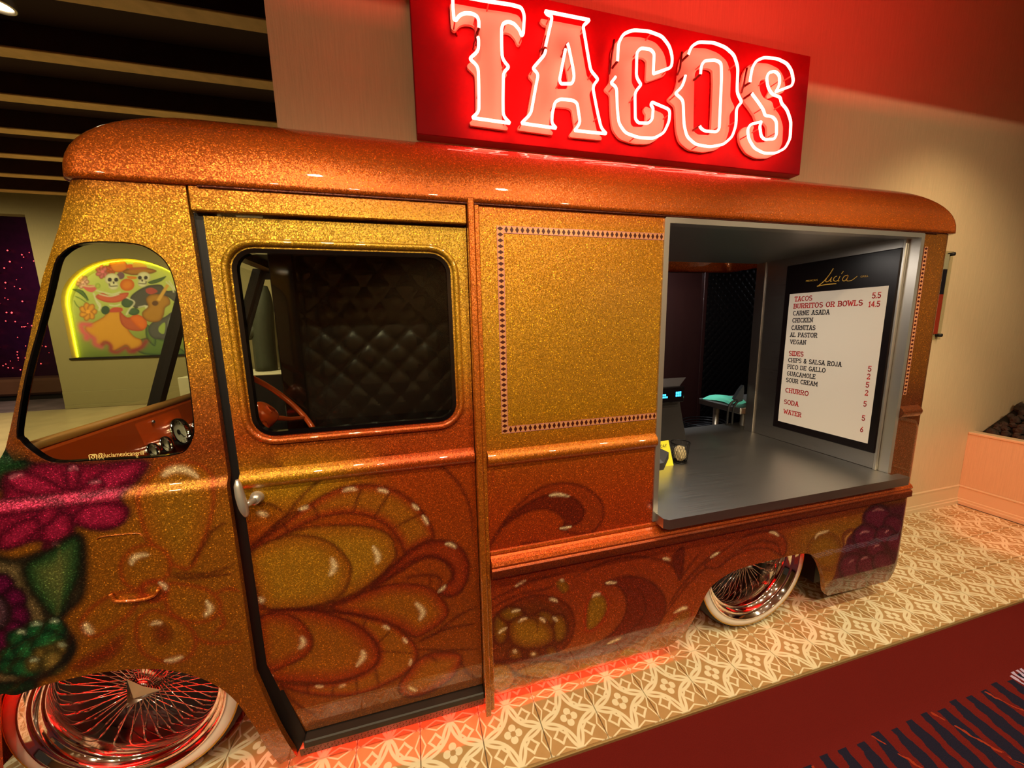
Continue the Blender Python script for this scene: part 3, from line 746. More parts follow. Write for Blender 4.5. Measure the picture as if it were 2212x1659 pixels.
# ---------------------------------------------------------------- acrylic poster behind the rear of the truck
ps = empty('wall_poster', (3.50, WY, 1.33), 'acrylic-fronted wall poster in white, navy and red, mostly behind the truck rear', 'poster')
px0, px1, pz0, pz1 = 3.25, 3.655, 1.335, 1.92
MB().box((px0, WY - 0.016, pz1 - 0.10), (px1 - 0.03, WY - 0.012, pz1)).build('white_band', mat('poster_white', (222, 210, 196), 0.5), ps)
MB().box((px0, WY - 0.016, pz1 - 0.27), (px1 - 0.03, WY - 0.012, pz1 - 0.10)).build('navy_band', mat('poster_navy', (34, 26, 48), 0.5), ps)
MB().box((px0, WY - 0.016, pz0 + 0.04), (px1 - 0.03, WY - 0.012, pz1 - 0.27)).build('red_band', mat('poster_red', (206, 66, 44), 0.5), ps)
MB().box((px0, WY - 0.020, pz0), (px1, WY - 0.017, pz1 + 0.02)).build('acrylic_sheet', M['glass'], ps)
for z in (pz0 + 0.03, pz1 - 0.0):
    MB().lathe([(0, -0.032), (0.012, -0.032), (0.012, 0.0)], (px1 - 0.012, WY, z), 'Y', 12).build('standoff_bolt', M['black'], ps)
# ================================================================ THE TRUCK
truck = empty('taco_truck', (0.6, 0.6, 0.0), 'vintage step van in gold and orange metal-flake paint with airbrushed flowers and scrolls', 'truck')
TW = 1.27                      # truck width
ALB = 1.55                     # paint reflectance relative to the photographed tone
def ramp(v, stops):
    stops = sorted(stops, key=lambda s: s[0]); zs = [s[0] for s in stops]; cs = np.array([lin(s[1]) for s in stops])
    return np.stack([np.interp(v, zs, cs[:, k]) for k in range(3)], 1)
def lerp(a, b, t): return a * (1 - t[:, None]) + b * t[:, None]
def sstep(a, b, x): t = np.clip((x - a) / (b - a), 0, 1); return t * t * (3 - 2 * t)
def base_front(x, z):
    return ramp(z, [(0.1,(122,64,12)),(0.5,(132,76,14)),(1.0,(138,82,16)),(1.18,(120,52,12)),(1.30,(136,70,14)),(1.45,(152,106,18)),(1.80,(156,110,20)),(1.87,(150,84,14))])
def base_door(x, z):
    c = ramp(z, [(0.1,(124,66,12)),(0.5,(128,58,10)),(0.9,(144,56,8)),(1.12,(144,54,8)),(1.20,(140,56,10)),(1.29,(150,86,14)),(1.40,(156,110,18)),(1.80,(140,106,18))])
    gold = np.array(lin((150,108,16)))[None] * np.ones((len(x), 1))
    t = sstep(-0.05, -0.35, x) * np.exp(-((z - 1.04) / 0.09) ** 2)
    return lerp(c, gold, t)
def base_rear(x, z):
    c = ramp(z, [(0.06,(142,82,22)),(0.3,(138,56,11)),(0.55,(132,46,10)),(0.68,(142,46,8)),(0.85,(150,54,8)),(1.0,(146,62,10)),(1.08,(150,86,12)),(1.2,(152,104,13)),(1.5,(154,108,13)),(1.8,(156,100,13)),(1.87,(160,78,11))])
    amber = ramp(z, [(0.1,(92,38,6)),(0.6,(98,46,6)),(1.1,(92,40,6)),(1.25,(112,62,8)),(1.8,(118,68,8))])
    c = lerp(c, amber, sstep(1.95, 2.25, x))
    gold = np.array(lin((128,80,12)))[None] * np.ones((len(x), 1))
    return lerp(c, gold, sstep(1.45, 1.8, x) * sstep(0.62, 0.5, z))
def base_roof(x, y, z):
    c = ramp(z, [(1.87,(160,74,12)),(1.98,(158,74,10)),(2.1,(140,62,8))])
    return c

# -------- airbrush art, drawn on the panel planes
z3 = lambda x, y: S(x * 0.42133, 960 + y * 0.42133)
z5 = lambda x, y: S(480 + x * 0.42135, 960 + y * 0.42135)
zr = lambda x, y: S(1000 + x * 0.39773, 900 + y * 0.39773)
zq = lambda x, y: S(1400 + x * 0.37316, 1040 + y * 0.37316)
GOLD, AMB, RUST, DRUST, INK, HI = (154,106,20), (144,82,15), (138,48,12), (106,30,8), (74,20,6), (248,222,170)
class Art:
    def __init__(s, C, f): s.C, s.f = C, f
    def P(s, pts, closed): return spline([s.f(*p) for p in pts], closed, 6)
    def petal(s, pts, c=GOLD, e=None, w=0.05, line=INK, lw=0.006, la=0.75): s.C.fill(s.P(pts, True), c, e or tuple(int(v * 0.72) for v in c), w, 0.004, line, lw, la)
    def ln(s, pts, c=INK, w=0.007, a=0.75): s.C.stroke(s.P(pts, False), c, w, a)
    def hi(s, pts, w=0.009, a=0.85, c=HI): s.C.stroke(s.P(pts, False), c, w * 0.62, a * 0.85)
    def disc(s, x, y, r, c, e=None, line=INK, n=12, ry=None, w=0.03): s.petal([(x + r*math.cos(t), y + (ry or r)*math.sin(t)) for t in np.linspace(0, 2*PI, n + 1)[:-1]], c, e, w, line)
def art_door(C):
    A = Art(C, z5); p, l, h = A.petal, A.ln, A.hi
    l([(0,640),(60,620),(150,540),(300,400),(400,280),(500,190),(620,120),(700,95)]); l([(40,625),(180,500),(300,400),(420,330)]); l([(700,95),(860,70),(1000,70),(1120,120),(1220,220),(1275,340),(1290,500)])
    l([(60,110),(150,105),(260,120),(380,180)], w=0.006); l([(165,320),(240,325),(310,370)])
    p([(130,560),(300,430),(440,320),(580,245),(720,218),(860,240),(980,310),(1060,410),(1085,490),(1050,510),(960,560),(940,575),(900,500),(840,430),(750,385),(640,370),(520,385),(400,430),(280,500),(130,600)], AMB, RUST, 0.04)
    for a in ([(450,318),(470,350),(485,390)], [(715,222),(690,290),(665,365)], [(870,245),(820,320),(780,385)], [(1045,362),(960,400),(880,445)], [(300,425),(315,445),(330,468)]): l(a, w=0.006)
    p([(110,600),(250,510),(400,450),(560,432),(720,435),(820,460),(870,500),(890,570),(880,610),(800,700),(700,770),(560,830),(420,865),(250,870),(150,760)], GOLD, AMB, 0.07)
    p([(110,610),(200,530),(330,490),(450,490),(560,530),(630,600),(655,660),(640,740),(590,800),(500,840),(380,865),(250,870),(180,830),(140,720)], GOLD, AMB, 0.06)
    p([(560,845),(700,790),(850,742),(980,738),(1080,765),(1140,830),(1160,880),(1130,930),(1060,980),(990,1010),(900,960),(750,910),(600,880)], AMB, RUST, 0.06)
    p([(760,760),(860,660),(960,565),(1060,515),(1150,510),(1220,540),(1260,600),(1270,660),(1255,730),(1210,790),(1150,800),(1110,772),(1150,740),(1180,700),(1170,650),(1120,610),(1050,600),(980,630),(900,680)], RUST, DRUST, 0.03)
    l([(940,722),(960,700),(1040,688),(1100,695),(1125,720),(1110,770)]); l([(1060,690),(1070,720),(1065,745)], w=0.005); l([(780,770),(880,680),(980,610),(1080,590),(1180,640),(1190,720)], w=0.005)
    p([(500,880),(700,900),(850,940),(950,1010),(1000,1080),(990,1150),(930,1210),(840,1260),(720,1310),(580,1325),(420,1310),(280,1260),(400,1265),(560,1255),(700,1215),(790,1150),(800,1080),(760,1010),(680,950),(560,905)], AMB, RUST, 0.03)
    for a in ([(800,1040),(830,1010),(860,985)], [(780,1170),(790,1220),(800,1270)], [(680,1220),(685,1265),(690,1310)], [(565,1260),(560,1290),(555,1320)], [(430,1262),(428,1285),(430,1305)], [(720,965),(725,945),(735,925)], [(800,1085),(880,1090),(990,1100)]): l(a, w=0.005)
    p([(240,880),(400,870),(560,900),(700,960),(780,1040),(800,1100),(780,1160),(700,1210),(560,1250),(400,1250),(230,1230),(160,1150),(170,980)], AMB, RUST, 0.07)
    p([(160,940),(260,890),(360,910),(430,970),(455,1040),(430,1100),(350,1150),(240,1190),(170,1150)], AMB, RUST, 0.06)
    l([(150,870),(400,872),(560,850),(700,790),(860,650),(960,560)], w=0.008); l([(240,872),(420,868),(620,885),(800,930)], w=0.007)
    l([(1310,850),(1200,910),(1100,990),(1000,1040)]); l([(1310,940),(1150,970),(1010,1035)]); l([(1000,1075),(1150,1082),(1310,1075)])
    p([(905,1290),(915,1250),(960,1190),(1010,1130),(1100,1095),(1230,1110),(1190,1220),(1100,1290),(1000,1330),(930,1325)], AMB, RUST, 0.05); l([(1222,1130),(1260,1200),(1315,1235)]); l([(1020,1100),(1080,1120),(1110,1150)], w=0.005)
    l([(270,1240),(350,1350),(480,1440)], w=0.006)
    for a, w in (([(555,600),(568,650),(545,695)], 0.013), ([(770,540),(795,590),(790,630)], 0.012), ([(990,830),(1030,880),(1012,925)], 0.013), ([(715,1080),(718,1120),(685,1165)], 0.013), ([(395,1010),(408,1045),(385,1075)], 0.012),
                 ([(610,252),(650,242),(685,243)], 0.008), ([(790,245),(825,250),(850,262)], 0.008), ([(975,322),(990,335),(1008,350)], 0.008), ([(1025,380),(1042,400),(1056,430)], 0.008), ([(385,352),(410,342),(435,335)], 0.008),
                 ([(820,953),(838,960),(855,972)], 0.008), ([(925,1018),(938,1030),(946,1045)], 0.008), ([(965,1125),(966,1145),(958,1165)], 0.007), ([(465,1270),(490,1274),(515,1274)], 0.007), ([(590,1276),(610,1270),(628,1264)], 0.007),
                 ([(1145,525),(1175,530),(1205,548)], 0.009), ([(1112,775),(1132,760),(1150,742)], 0.008), ([(955,1278),(975,1290),(1000,1300)], 0.009), ([(170,365),(195,372),(218,380)], 0.011), ([(175,810),(190,822),(185,835)], 0.010)): h(a, w)
def art_front(C):
    A = Art(C, z3); p, l, h, d = A.petal, A.ln, A.hi, A.disc
    BK = (22, 20, 14)
    # big leaf, upper right
    p([(730,240),(780,160),(850,110),(940,90),(1030,110),(1090,170),(1110,260),(1090,380),(1040,520),(980,620),(850,560),(770,440),(740,340)], (140,92,18), AMB, 0.06, RUST)
    l([(980,620),(1060,500),(1100,430),(1180,380)]); l([(870,655),(1000,668),(1210,645)]); l([(880,640),(1080,645),(1210,600)], w=0.006)
    # grey-gold left field
    p([(-170,560),(100,575),(280,520),(430,450),(455,600),(440,760),(330,880),(400,980),(350,1110),(200,1190),(60,1260),(-170,1330)], (110,92,58), (70,58,36), 0.04, BK, 0.012, 0.9)
    for k in range(120):
        x, y = RNG.uniform(-10, 170), RNG.uniform(580, 1150); d(x, y, RNG.uniform(1.5, 4), (26,20,12), None, None, 6, w=0.01)
    p([(-170,20),(60,50),(200,110),(225,150),(100,165),(20,220),(-170,300)], (20,54,24), (10,26,14), 0.04, BK)
    # pink flower
    PK, PE = (150,24,60), (104,8,36)
    p([(215,95),(450,100),(745,85),(720,170),(640,250),(680,330),(650,385),(560,425),(420,405),(390,470),(300,545),(240,480),(130,500),(40,520),(-170,470),(-170,330),(0,290),(20,170),(120,140)], (128,16,48), PE, 0.03, (50,6,20), 0.009)
    for pts in ([(30,180),(80,145),(170,150),(260,190),(330,240),(200,262),(80,235)], [(335,190),(340,130),(378,105),(410,140),(402,200),(370,245)], [(430,260),(470,190),(560,120),(720,90),(700,160),(620,215),(520,250)], [(410,235),(470,185),(530,190),(520,230),(445,258)],
                [(-170,320),(130,272),(330,285),(335,310),(200,330),(-170,380)], [(20,485),(80,410),(200,360),(300,350),(225,425),(150,490),(70,515)], [(240,450),(260,370),(340,335),(392,362),(390,440),(330,482),(270,482)], [(350,322),(420,290),(490,300),(500,330),(450,352),(390,345)],
                [(400,360),(480,295),(600,290),(670,315),(660,370),(600,410),(480,415)], [(250,505),(320,482),(392,470),(350,530),(290,542)], [(225,330),(300,300),(330,330),(290,390),(230,400)]):
        p(pts, PK, PE, 0.022, (70,6,28), 0.005, 0.8)
    for a in ([(45,180),(80,160),(130,158)], [(350,135),(375,118),(395,130)], [(455,205),(490,192),(515,195)], [(300,492),(325,490),(345,490)]): h(a, 0.007, 0.5, (220,130,150))
    # green leaf
    p([(160,600),(250,545),(420,455),(440,600),(400,740),(320,870),(240,800),(170,690)], (98,104,52), (28,70,34), 0.07, BK, 0.012, 0.9); l([(330,500),(335,700),(320,860)], (120,110,60), 0.005, 0.3)
    l([(250,830),(265,880),(262,940)], BK, 0.010); l([(320,870),(345,900),(380,930)], BK, 0.010)
    # magenta flower at the frame edge
    for cx, cy in ((-30,680),(45,705),(105,775),(125,860),(95,940),(30,985),(-40,990)): d(cx, cy, 62, (104,12,62), (60,6,36), (30,4,20))
    d(-10, 840, 92, (92,70,76), (60,30,44), BK); d(-20, 840, 52, (130,30,70), (90,20,50), None)
    # green lotus
    for cx, cy, rx, ry in ((130,975,62,52),(215,945,58,62),(305,930,56,60),(90,1060,60,48),(70,1115,50,40),(190,1040,90,70),(280,1010,90,80),(160,1120,80,50)): d(cx, cy, rx, (34,104,54), (14,58,30), (10,30,18), 12, ry)
    for cx, cy, r in ((335,1030,45),(290,1050,45),(240,1060,42),(200,1100,36),(300,1090,60)): d(cx, cy, r, (150,122,58), (96,84,36), (60,50,20))
    p([(380,960),(410,1010),(380,1080),(300,1140),(230,1170),(330,1090),(370,1030)], BK, BK, 0.02, BK)
    p([(-170,1190),(60,1190),(200,1175),(215,1230),(100,1265),(-170,1310)], (22,46,24), (12,26,14), 0.03, BK)
    for a in ([(195,905),(215,895),(238,902)], [(120,945),(140,935),(155,945)], [(290,885),(310,882),(325,890)], [(185,1085),(205,1078),(222,1084)], [(330,1003),(345,1003),(358,1012)]): h(a, 0.008, 0.7, (200,220,180))
    # amber flower
    F = (138,84,16)
    p([(640,620),(660,560),(720,510),(800,500),(870,540),(890,610),(860,670),(780,690),(720,720),(660,690)], F, AMB, 0.05, RUST); p([(440,900),(480,830),(560,770),(640,740),(730,740),(720,800),(650,880),(560,940),(490,960)], F, AMB, 0.05, RUST)
    p([(880,700),(960,700),(1060,720),(1130,770),(1140,830),(1090,880),(1000,890),(920,860),(870,800)], F, AMB, 0.05, RUST); p([(720,960),(730,880),(800,830),(900,860),(980,910),(1020,980),(990,1060),(920,1090),(820,1080),(750,1040)], F, AMB, 0.05, RUST)
    p([(740,740),(760,690),(830,680),(875,720),(845,775),(790,785)], F, RUST, 0.03, RUST); d(850, 950, 60, (112,44,10), (124,66,12), None)
    p([(380,1120),(450,1060),(560,1000),(655,945),(640,1040),(560,1100),(440,1140)], (112,34,10), (124,60,12), 0.03, None)
    l([(1010,970),(1100,998),(1245,985)], RUST); l([(1120,745),(1180,722),(1240,735)], RUST); l([(1140,830),(1160,900),(1100,960)], RUST)
    for a, w in (([(830,165),(880,132),(950,130),(1020,170)], 0.014), ([(690,600),(715,560),(785,545)], 0.010), ([(462,895),(475,925),(495,945)], 0.013), ([(1075,785),(1092,825),(1062,862)], 0.011), ([(865,1085),(910,1080),(955,1062)], 0.010), ([(835,690),(860,705),(870,730)], 0.008), ([(790,905),(820,892),(850,900)], 0.008), ([(1310,810),(1325,820),(1335,830)], 0.010)): h(a, w)
def art_rear(C):
    A = Art(C, zr); p, l, h, d = A.petal, A.ln, A.hi, A.disc
    p([(140,712),(210,590),(300,480),(400,400),(500,365),(600,365),(690,400),(750,460),(765,520),(740,590),(690,630),(610,635),(530,610),(550,600),(620,580),(655,530),(640,480),(590,440),(510,425),(420,440),(330,490),(250,560),(180,650)], (134,48,10), RUST, 0.03)
    p([(215,595),(300,510),(420,440),(510,425),(590,440),(650,500),(640,560),(550,605),(552,560),(500,515),(420,500),(320,530)], (96,28,8), DRUST, 0.03)
    h([(465,432),(510,422),(575,432)], 0.008); h([(530,608),(560,604),(590,596)], 0.007)
    l([(165,285),(165,330),(160,380)], RUST, 0.006, 0.6); l([(250,330),(200,400),(170,500)], RUST, 0.008, 0.35)
    l([(250,740),(330,690),(430,680),(510,700),(560,760)], INK, 0.006); h([(280,735),(330,712),(380,705)], 0.007, 0.5)
    # lower panel
    l([(130,1010),(250,950),(360,900),(470,870),(560,850)]); l([(130,1060),(230,1000),(330,960),(470,930),(520,880)], w=0.006); h([(280,925),(310,905),(345,888)], 0.007, 0.6)
    p([(150,1320),(160,1150),(230,1040),(330,985),(430,970),(520,990),(580,1040),(605,1110),(590,1200),(540,1265),(420,1310),(280,1325)], (100,42,8), (112,40,8), 0.05)
    for cx, cy, rx, ry in ((205,1150,46,90),(265,1075,70,46),(520,1150,52,80),(440,1110,60,60)): d(cx, cy, rx, (124,82,14), (96,44,10), INK, 12, ry)
    p([(245,1175),(262,1110),(340,1080),(430,1090),(490,1150),(492,1210),(440,1250),(350,1265),(275,1240)], (140,94,16), (110,56,10), 0.05); l([(345,1085),(400,1110),(405,1180)], w=0.005)
    for cx, cy, r in ((285,1290,42),(385,1298,38),(480,1275,34)): d(cx, cy, r, (120,72,14), (100,44,10), INK)
    p([(670,1160),(665,1080),(680,1000),(720,960),(770,970),(790,1030),(770,1090),(720,1150)], (134,92,14), (110,60,10), 0.025, (150,36,10)); p([(540,965),(500,912),(530,880),(570,900),(580,940)], (130,80,14), None, 0.02, RUST)
    p([(770,905),(880,868),(980,880),(1060,930),(1100,1000),(1090,1080),(1030,1170),(940,1240),(820,1290),(650,1322),(400,1335),(150,1332),(350,1312),(600,1280),(750,1220),(850,1130),(890,1040),(880,970),(840,920)], (104,30,8), DRUST, 0.03)
    l([(940,920),(990,1000),(980,1080),(900,1170),(750,1260),(600,1300)], w=0.005)
    l([(590,882),(700,820),(850,770),(1000,765),(1110,790),(1160,840),(1180,885),(1195,800),(1200,740),(1185,715)]); l([(1180,880),(1240,800),(1300,720)], w=0.006)
    l([(1410,700),(1330,770),(1250,850),(1180,930),(1100,1050)], w=0.009); l([(1410,745),(1320,820),(1230,900),(1130,1030),(1090,1090)], w=0.006); p([(1180,715),(1200,720),(1195,800),(1180,880),(1150,820),(1140,760)], (90,26,8), DRUST, 0.02)
    p([(1080,1190),(1120,1110),(1180,1050),(1240,1035),(1250,1080),(1200,1140),(1130,1180)], (128,74,14), RUST, 0.03, None)
    p([(285,1400),(400,1342),(520,1340),(580,1380),(560,1430),(480,1450),(380,1442)], (138,92,20), AMB, 0.03); p([(140,1362),(240,1350),(282,1410),(280,1480),(220,1530),(140,1525)], (138,90,20), AMB, 0.04); l([(262,1385),(300,1410),(380,1440)])
    p([(580,1450),(620,1390),(700,1350),(765,1370),(740,1420),(640,1465)], (140,106,24), AMB, 0.03, None); p([(850,1335),(880,1280),(930,1265),(985,1295),(970,1335),(910,1352)], (140,106,24), AMB, 0.03, RUST)
    l([(1060,1190),(1130,1180),(1230,1130)], w=0.006, a=0.5)
    for a, w in (([(305,1113),(325,1100),(345,1096)], 0.008), ([(418,1095),(435,1103),(448,1118)], 0.008), ([(488,1090),(500,1098),(512,1112)], 0.008), ([(192,1180),(210,1162),(238,1148)], 0.008), ([(265,1060),(285,1054),(310,1052)], 0.008), ([(275,1272),(282,1275),(290,1280)], 0.009), ([(375,1288),(383,1290),(392,1294)], 0.009),
                 ([(470,990),(490,994),(515,1004)], 0.008), ([(703,978),(722,965),(748,965)], 0.010), ([(528,890),(538,888),(545,895)], 0.007), ([(775,905),(800,902),(840,903)], 0.008), ([(785,1238),(820,1222),(865,1202)], 0.009), ([(1085,770),(1105,772),(1125,778)], 0.008), ([(1355,758),(1375,748),(1400,738)], 0.008), ([(1168,1058),(1192,1042),(1222,1036)], 0.010), ([(820,1395),(860,1370),(880,1350)], 0.006)): h(a, w)
    A.f = zq
    p([(330,480),(450,390),(560,320),(680,285),(760,300),(802,360),(785,430),(740,410),(700,390),(600,390),(500,430),(400,500)], (124,44,8), RUST, 0.03); l([(400,500),(520,400),(640,345),(740,360),(770,420)])
    p([(0,120),(140,90),(200,180),(180,300),(100,200)], (112,34,8), DRUST, 0.03, None)
    p([(930,480),(920,380),(960,320),(1040,290),(1110,330),(1120,430),(1060,520)], (128,84,12), (110,60,10), 0.05, None); d(1180, 330, 60, (112,60,14), (96,40,10), None)
    PU = (84,12,44)
    p([(1060,700),(1080,540),(1120,400),(1150,320),(1230,270),(1240,190),(1300,140),(1400,130),(1700,150),(1700,700)], (66,8,34), (86,30,20), 0.04, None)
    for cx, cy, r in ((1330,215,82),(1420,250,60),(1265,325,80),(1375,320,64),(1440,360,60),(1320,400,60),(1190,500,86),(1270,490,66),(1360,470,64),(1240,600,70),(1360,580,80)): d(cx, cy, r, (82,11,42), (50,6,27), (36,4,18), w=0.03)
    for a in ([(1300,172),(1330,160),(1365,166)], [(1225,305),(1250,290),(1280,292)], [(1160,475),(1175,462),(1195,455)], [(1230,455),(1250,442),(1275,437)], [(1372,300),(1382,288),(1395,282)], [(1305,385),(1320,372),(1340,370)]): h(a, 0.008, 0.6, (214,150,150))
    h([(965,335),(985,305),(1050,285)], 0.010, 0.8); h([(700,292),(730,298),(760,318)], 0.009); h([(360,440),(385,425),(412,408)], 0.008); h([(1140,365),(1148,325),(1180,295)], 0.009, 0.7, (220,160,80)); h([(150,760),(200,735),(225,738)], 0.011, 0.8)

def panel(name, outer, holes, yf, basef, artf, fine=None, coarse=0.04, fstep=0.0068, lip=0.02, parent=truck, m=None, extra=None):
    loops = [resample(outer, 0.012)] + [resample(h, 0.012) for h in holes]
    xs = [p[0] for p in outer]; zs = [p[1] for p in outer]; pts = []
    def grid(x0, x1, z0, z1, st):
        gx, gz = np.meshgrid(np.arange(x0, x1, st), np.arange(z0, z1, st)); gx = gx + (np.arange(gx.shape[0]) % 2)[:, None] * st * 0.5
        gx = gx.ravel(); gz = gz.ravel(); ok = inside(loops[0], gx, gz)
        for h in loops[1:]: ok &= ~inside(h, gx, gz)
        dd = np.full(gx.shape, 9.0)
        for L in loops: dd[ok] = np.minimum(dd[ok], dist(L, gx[ok], gz[ok]))
        ok &= dd > st * 0.55; return np.stack([gx[ok], gz[ok]], 1)
    zf = min(zs) if fine is None else fine
    if fine is not None: pts.append(grid(min(xs), max(xs), min(zs), zf, fstep))
    pts.append(grid(min(xs), max(xs), zf + (0.01 if fine is not None else 0), max(zs), coarse))
    if extra is not None:
        E_ = np.array(extra); k = inside(loops[0], E_[:, 0], E_[:, 1]); k[k] &= dist(loops[0], E_[k, 0], E_[k, 1]) > 0.002
        x_lo = E_[:, 0].min() - 0.006; pts = [p[(p[:, 0] < x_lo)] for p in pts] + [E_[k]]
    v, f = fill2d(loops, np.concatenate(pts))
    V = np.array(v); X, Z = V[:, 0], V[:, 1]
    C = Canvas(X, Z, basef(X, Z))
    if artf: artf(C)
    Y = yf(X, Z)
    verts = [(x, y, z) for x, y, z in zip(X, Y, Z)]
    faces = []
    for t in f:
        a, b, c = [np.array(v[i]) for i in t[:3]]
        faces.append(t if (b[0]-a[0])*(c[1]-a[1]) - (b[1]-a[1])*(c[0]-a[0]) > 0 else t[::-1])
    col = [C.c]; nb = len(verts)
    for L in loops:                       # returned edges
        LX = np.array([p[0] for p in L]); LZ = np.array([p[1] for p in L]); LY = yf(LX, LZ); n = len(L); b0 = len(verts)
        verts += [(x, y, z) for x, y, z in zip(LX, LY, LZ)] + [(x, y + lip, z) for x, y, z in zip(LX, LY, LZ)]
        faces += [(b0 + i, b0 + (i+1) % n, b0 + n + (i+1) % n, b0 + n + i) for i in range(n)]
        e = basef(LX, LZ); col += [e, e]
    me = bpy.data.meshes.new(name); me.from_pydata(verts, [], faces)
    me.polygons.foreach_set('use_smooth', [True] * len(faces)); me.update()
    colour_mesh(me, np.concatenate(col) * ALB)
    return mesh_obj(name, me, m or M['paint'], parent)
def solid(mb, name, rgb, parent=truck):
    me = mb.mesh(name); colour_mesh(me, np.tile(lin(rgb) * ALB, (len(me.vertices), 1))); return mesh_obj(name, me, M['paint'], parent)
def basecol(mb, name, basef, parent=truck):
    me = mb.mesh(name); V = np.array(mb.v); colour_mesh(me, basef(V[:, 0], V[:, 2]) * ALB); return mesh_obj(name, me, M['paint'], parent)

# -------- outlines
qwin = spline([S(*p) for p in ((35,932),(54,814),(81,713),(101,639),(118,568),(135,544),(159,529),(189,522),(235,521),(280,524),(314,532),(348,554),(368,581),(381,622),(392,683),(402,767),(413,848),(420,919),(417,946),(402,973),(378,983),(321,990),(203,996),(128,1000),(95,993),(61,970),(44,953))], True, 4)
arch_f = [S(*p) for p in ((590,1634),(575,1605),(560,1570),(539,1537),(514,1504),(481,1476),(430,1451),(367,1437),(304,1435),(228,1442),(177,1452),(114,1467),(51,1489),(0,1511))]
arch_f += [(-1.18, 0.205), (-1.235, 0.10)]
arch_f = spline(arch_f, False, 4)
door_l = S(548, 1449); door_b = S(640, 1640)
front_poly = [(-1.38, 0.10), (-1.40, 0.55), (-1.385, 0.80), (-1.32, 0.96), (-1.20, 1.07), (-1.06, 1.135), (-1.018, 1.17), (-0.988, 1.269), (-0.936, 1.422), (-0.863, 1.637), (-0.809, 1.764), (-0.769, 1.868),
              (-0.527, 1.868), (-0.527, door_l[1]), door_b, S(602, 1659)] + arch_f
def y_front(X, Z):
    X = np.asarray(X); Z = np.asarray(Z)
    y = -0.016 * sstep(1.092, 1.062, Z)
    y = y + 0.05 * np.clip((0.30 - Z) / 0.24, 0, 1) ** 2 * 0.6
    y = y + 0.10 * np.clip((-1.10 - X) / 0.3, 0, 1) ** 2
    e = np.clip((0.035 - (X - (-0.988 + 0.362 * (Z - 1.269)))) / 0.035, 0, 1) * sstep(1.15, 1.22, Z)
    return y + 0.022 * e ** 2
fp = panel('front_quarter_panel', front_poly, [qwin], y_front, base_front, art_front, fine=1.19)
# header over the door
basecol(MB().bbox((-0.523, -0.002, 1.806), (0.186, 0.05, 1.868), 0.003), 'door_header', base_front)
# door
DY = 0.020
dw = rrect(-0.452, 1.196, 0.128, 1.716, 0.055)
dl_ = S(563, 1449); db_ = S(648, 1600)
door_poly = [(0.186, 0.150), (0.186, 1.800), (-0.506, 1.800), (-0.506, dl_[1]), (db_[0], 0.150)]
door = panel('sliding_door', door_poly, [dw], lambda X, Z: np.full(np.shape(X), DY) + 0.012 * np.clip((0.5 - np.asarray(Z)) / 0.4, 0, 1) ** 2, base_door, art_door, fine=1.10)
MB().prism([(-0.545, 1.806), (-0.545, door_l[1] - 0.01), (door_b[0] - 0.05, door_b[1]), (door_b[0], door_b[1]), (db_[0] + 0.012, 0.140), (-0.496, dl_[1]), (-0.496, 1.806)], 'XZ', 0.022, 0.075).build('door_seal', M['black'], truck)
def offset(poly, d):
    P = np.array(poly); n = len(P); a = sum(P[i][0]*P[(i+1) % n][1] - P[(i+1) % n][0]*P[i][1] for i in range(n))
    out = []
    for i in range(n):
        t = P[(i+1) % n] - P[i-1]; t /= np.linalg.norm(t) + 1e-12; nn = np.array([t[1], -t[0]]) * (1 if a > 0 else -1); out.append(tuple(P[i] + nn * d))
    return out
# raised bead round the door window, seal and glass
bead = MB().tube([(x, DY - 0.004, z) for x, z in resample(offset(dw, 0.020), 0.02)], 0.010, 8, closed=True)
basecol(bead, 'window_bead', base_door, door)
MB().prism(offset(dw, 0.004), 'XZ', DY - 0.004, DY + 0.016, holes=[offset(dw, -0.008)]).build('window_seal', M['black_gloss'], door)
MB().prism(offset(dw, -0.004), 'XZ', DY + 0.008, DY + 0.011).build('window_glass', M['glass'], door)
MB().prism(offset(qwin, 0.001), 'XZ', 0.001, 0.016, holes=[offset(qwin, -0.003)]).build('window_seal', M['black_gloss'], fp)
MB().prism(offset(qwin, -0.001), 'XZ', 0.010, 0.013).build('window_glass', M['glass'], fp)
# door belt moulding, handle
def belt(name, x0, x1, y, zt, zb, depth, basef, parent):
    n = 8; prof = [(y - depth * math.sin(PI * k / n) ** 0.8, zt + (zb - zt) * k / n) for k in range(n + 1)]; mb = MB(); N = 24
    for i in range(N):
        a = x0 + (x1 - x0) * i / N; b = x0 + (x1 - x0) * (i + 1) / N
        mb.add([(a, p[0], p[1]) for p in prof] + [(b, p[0], p[1]) for p in prof], [(k, n+1+k, n+2+k, k+1) for k in range(n)], True)
    for xx, r in ((x0, 1), (x1, -1)): mb.add([(xx, p[0], p[1]) for p in prof], [tuple(range(n + 1))[::r]])
    return basecol(mb, name, basef, parent)
belt('belt_moulding', -0.503, 0.184, DY, 1.093, 1.036, 0.022, base_door, door)
hd = MB().lathe([(0, -0.022), (0.014, -0.022), (0.016, -0.006), (0.020, 0.004), (0.020, 0.02)], (-0.470, DY - 0.002, 1.008), 'Y', 20)
ho = hd.build('door_handle', M['handle'], door)
hp = [onY(512, 1036, -0.025), onY(516, 1060, -0.03), onY(524, 1090, -0.032), onY(533, 1116, -0.025)]
MB().tube(spline(hp, False, 5), [0.004, 0.006, 0.0085, 0.010, 0.0105, 0.011, 0.0115, 0.012, 0.012, 0.012, 0.012, 0.0118, 0.0112, 0.010, 0.008, 0.005], 10).tube([(-0.470, DY - 0.02, 1.008), (-0.490, -0.028, 1.006)], 0.010, 8).build('lever', M['handle'], ho)
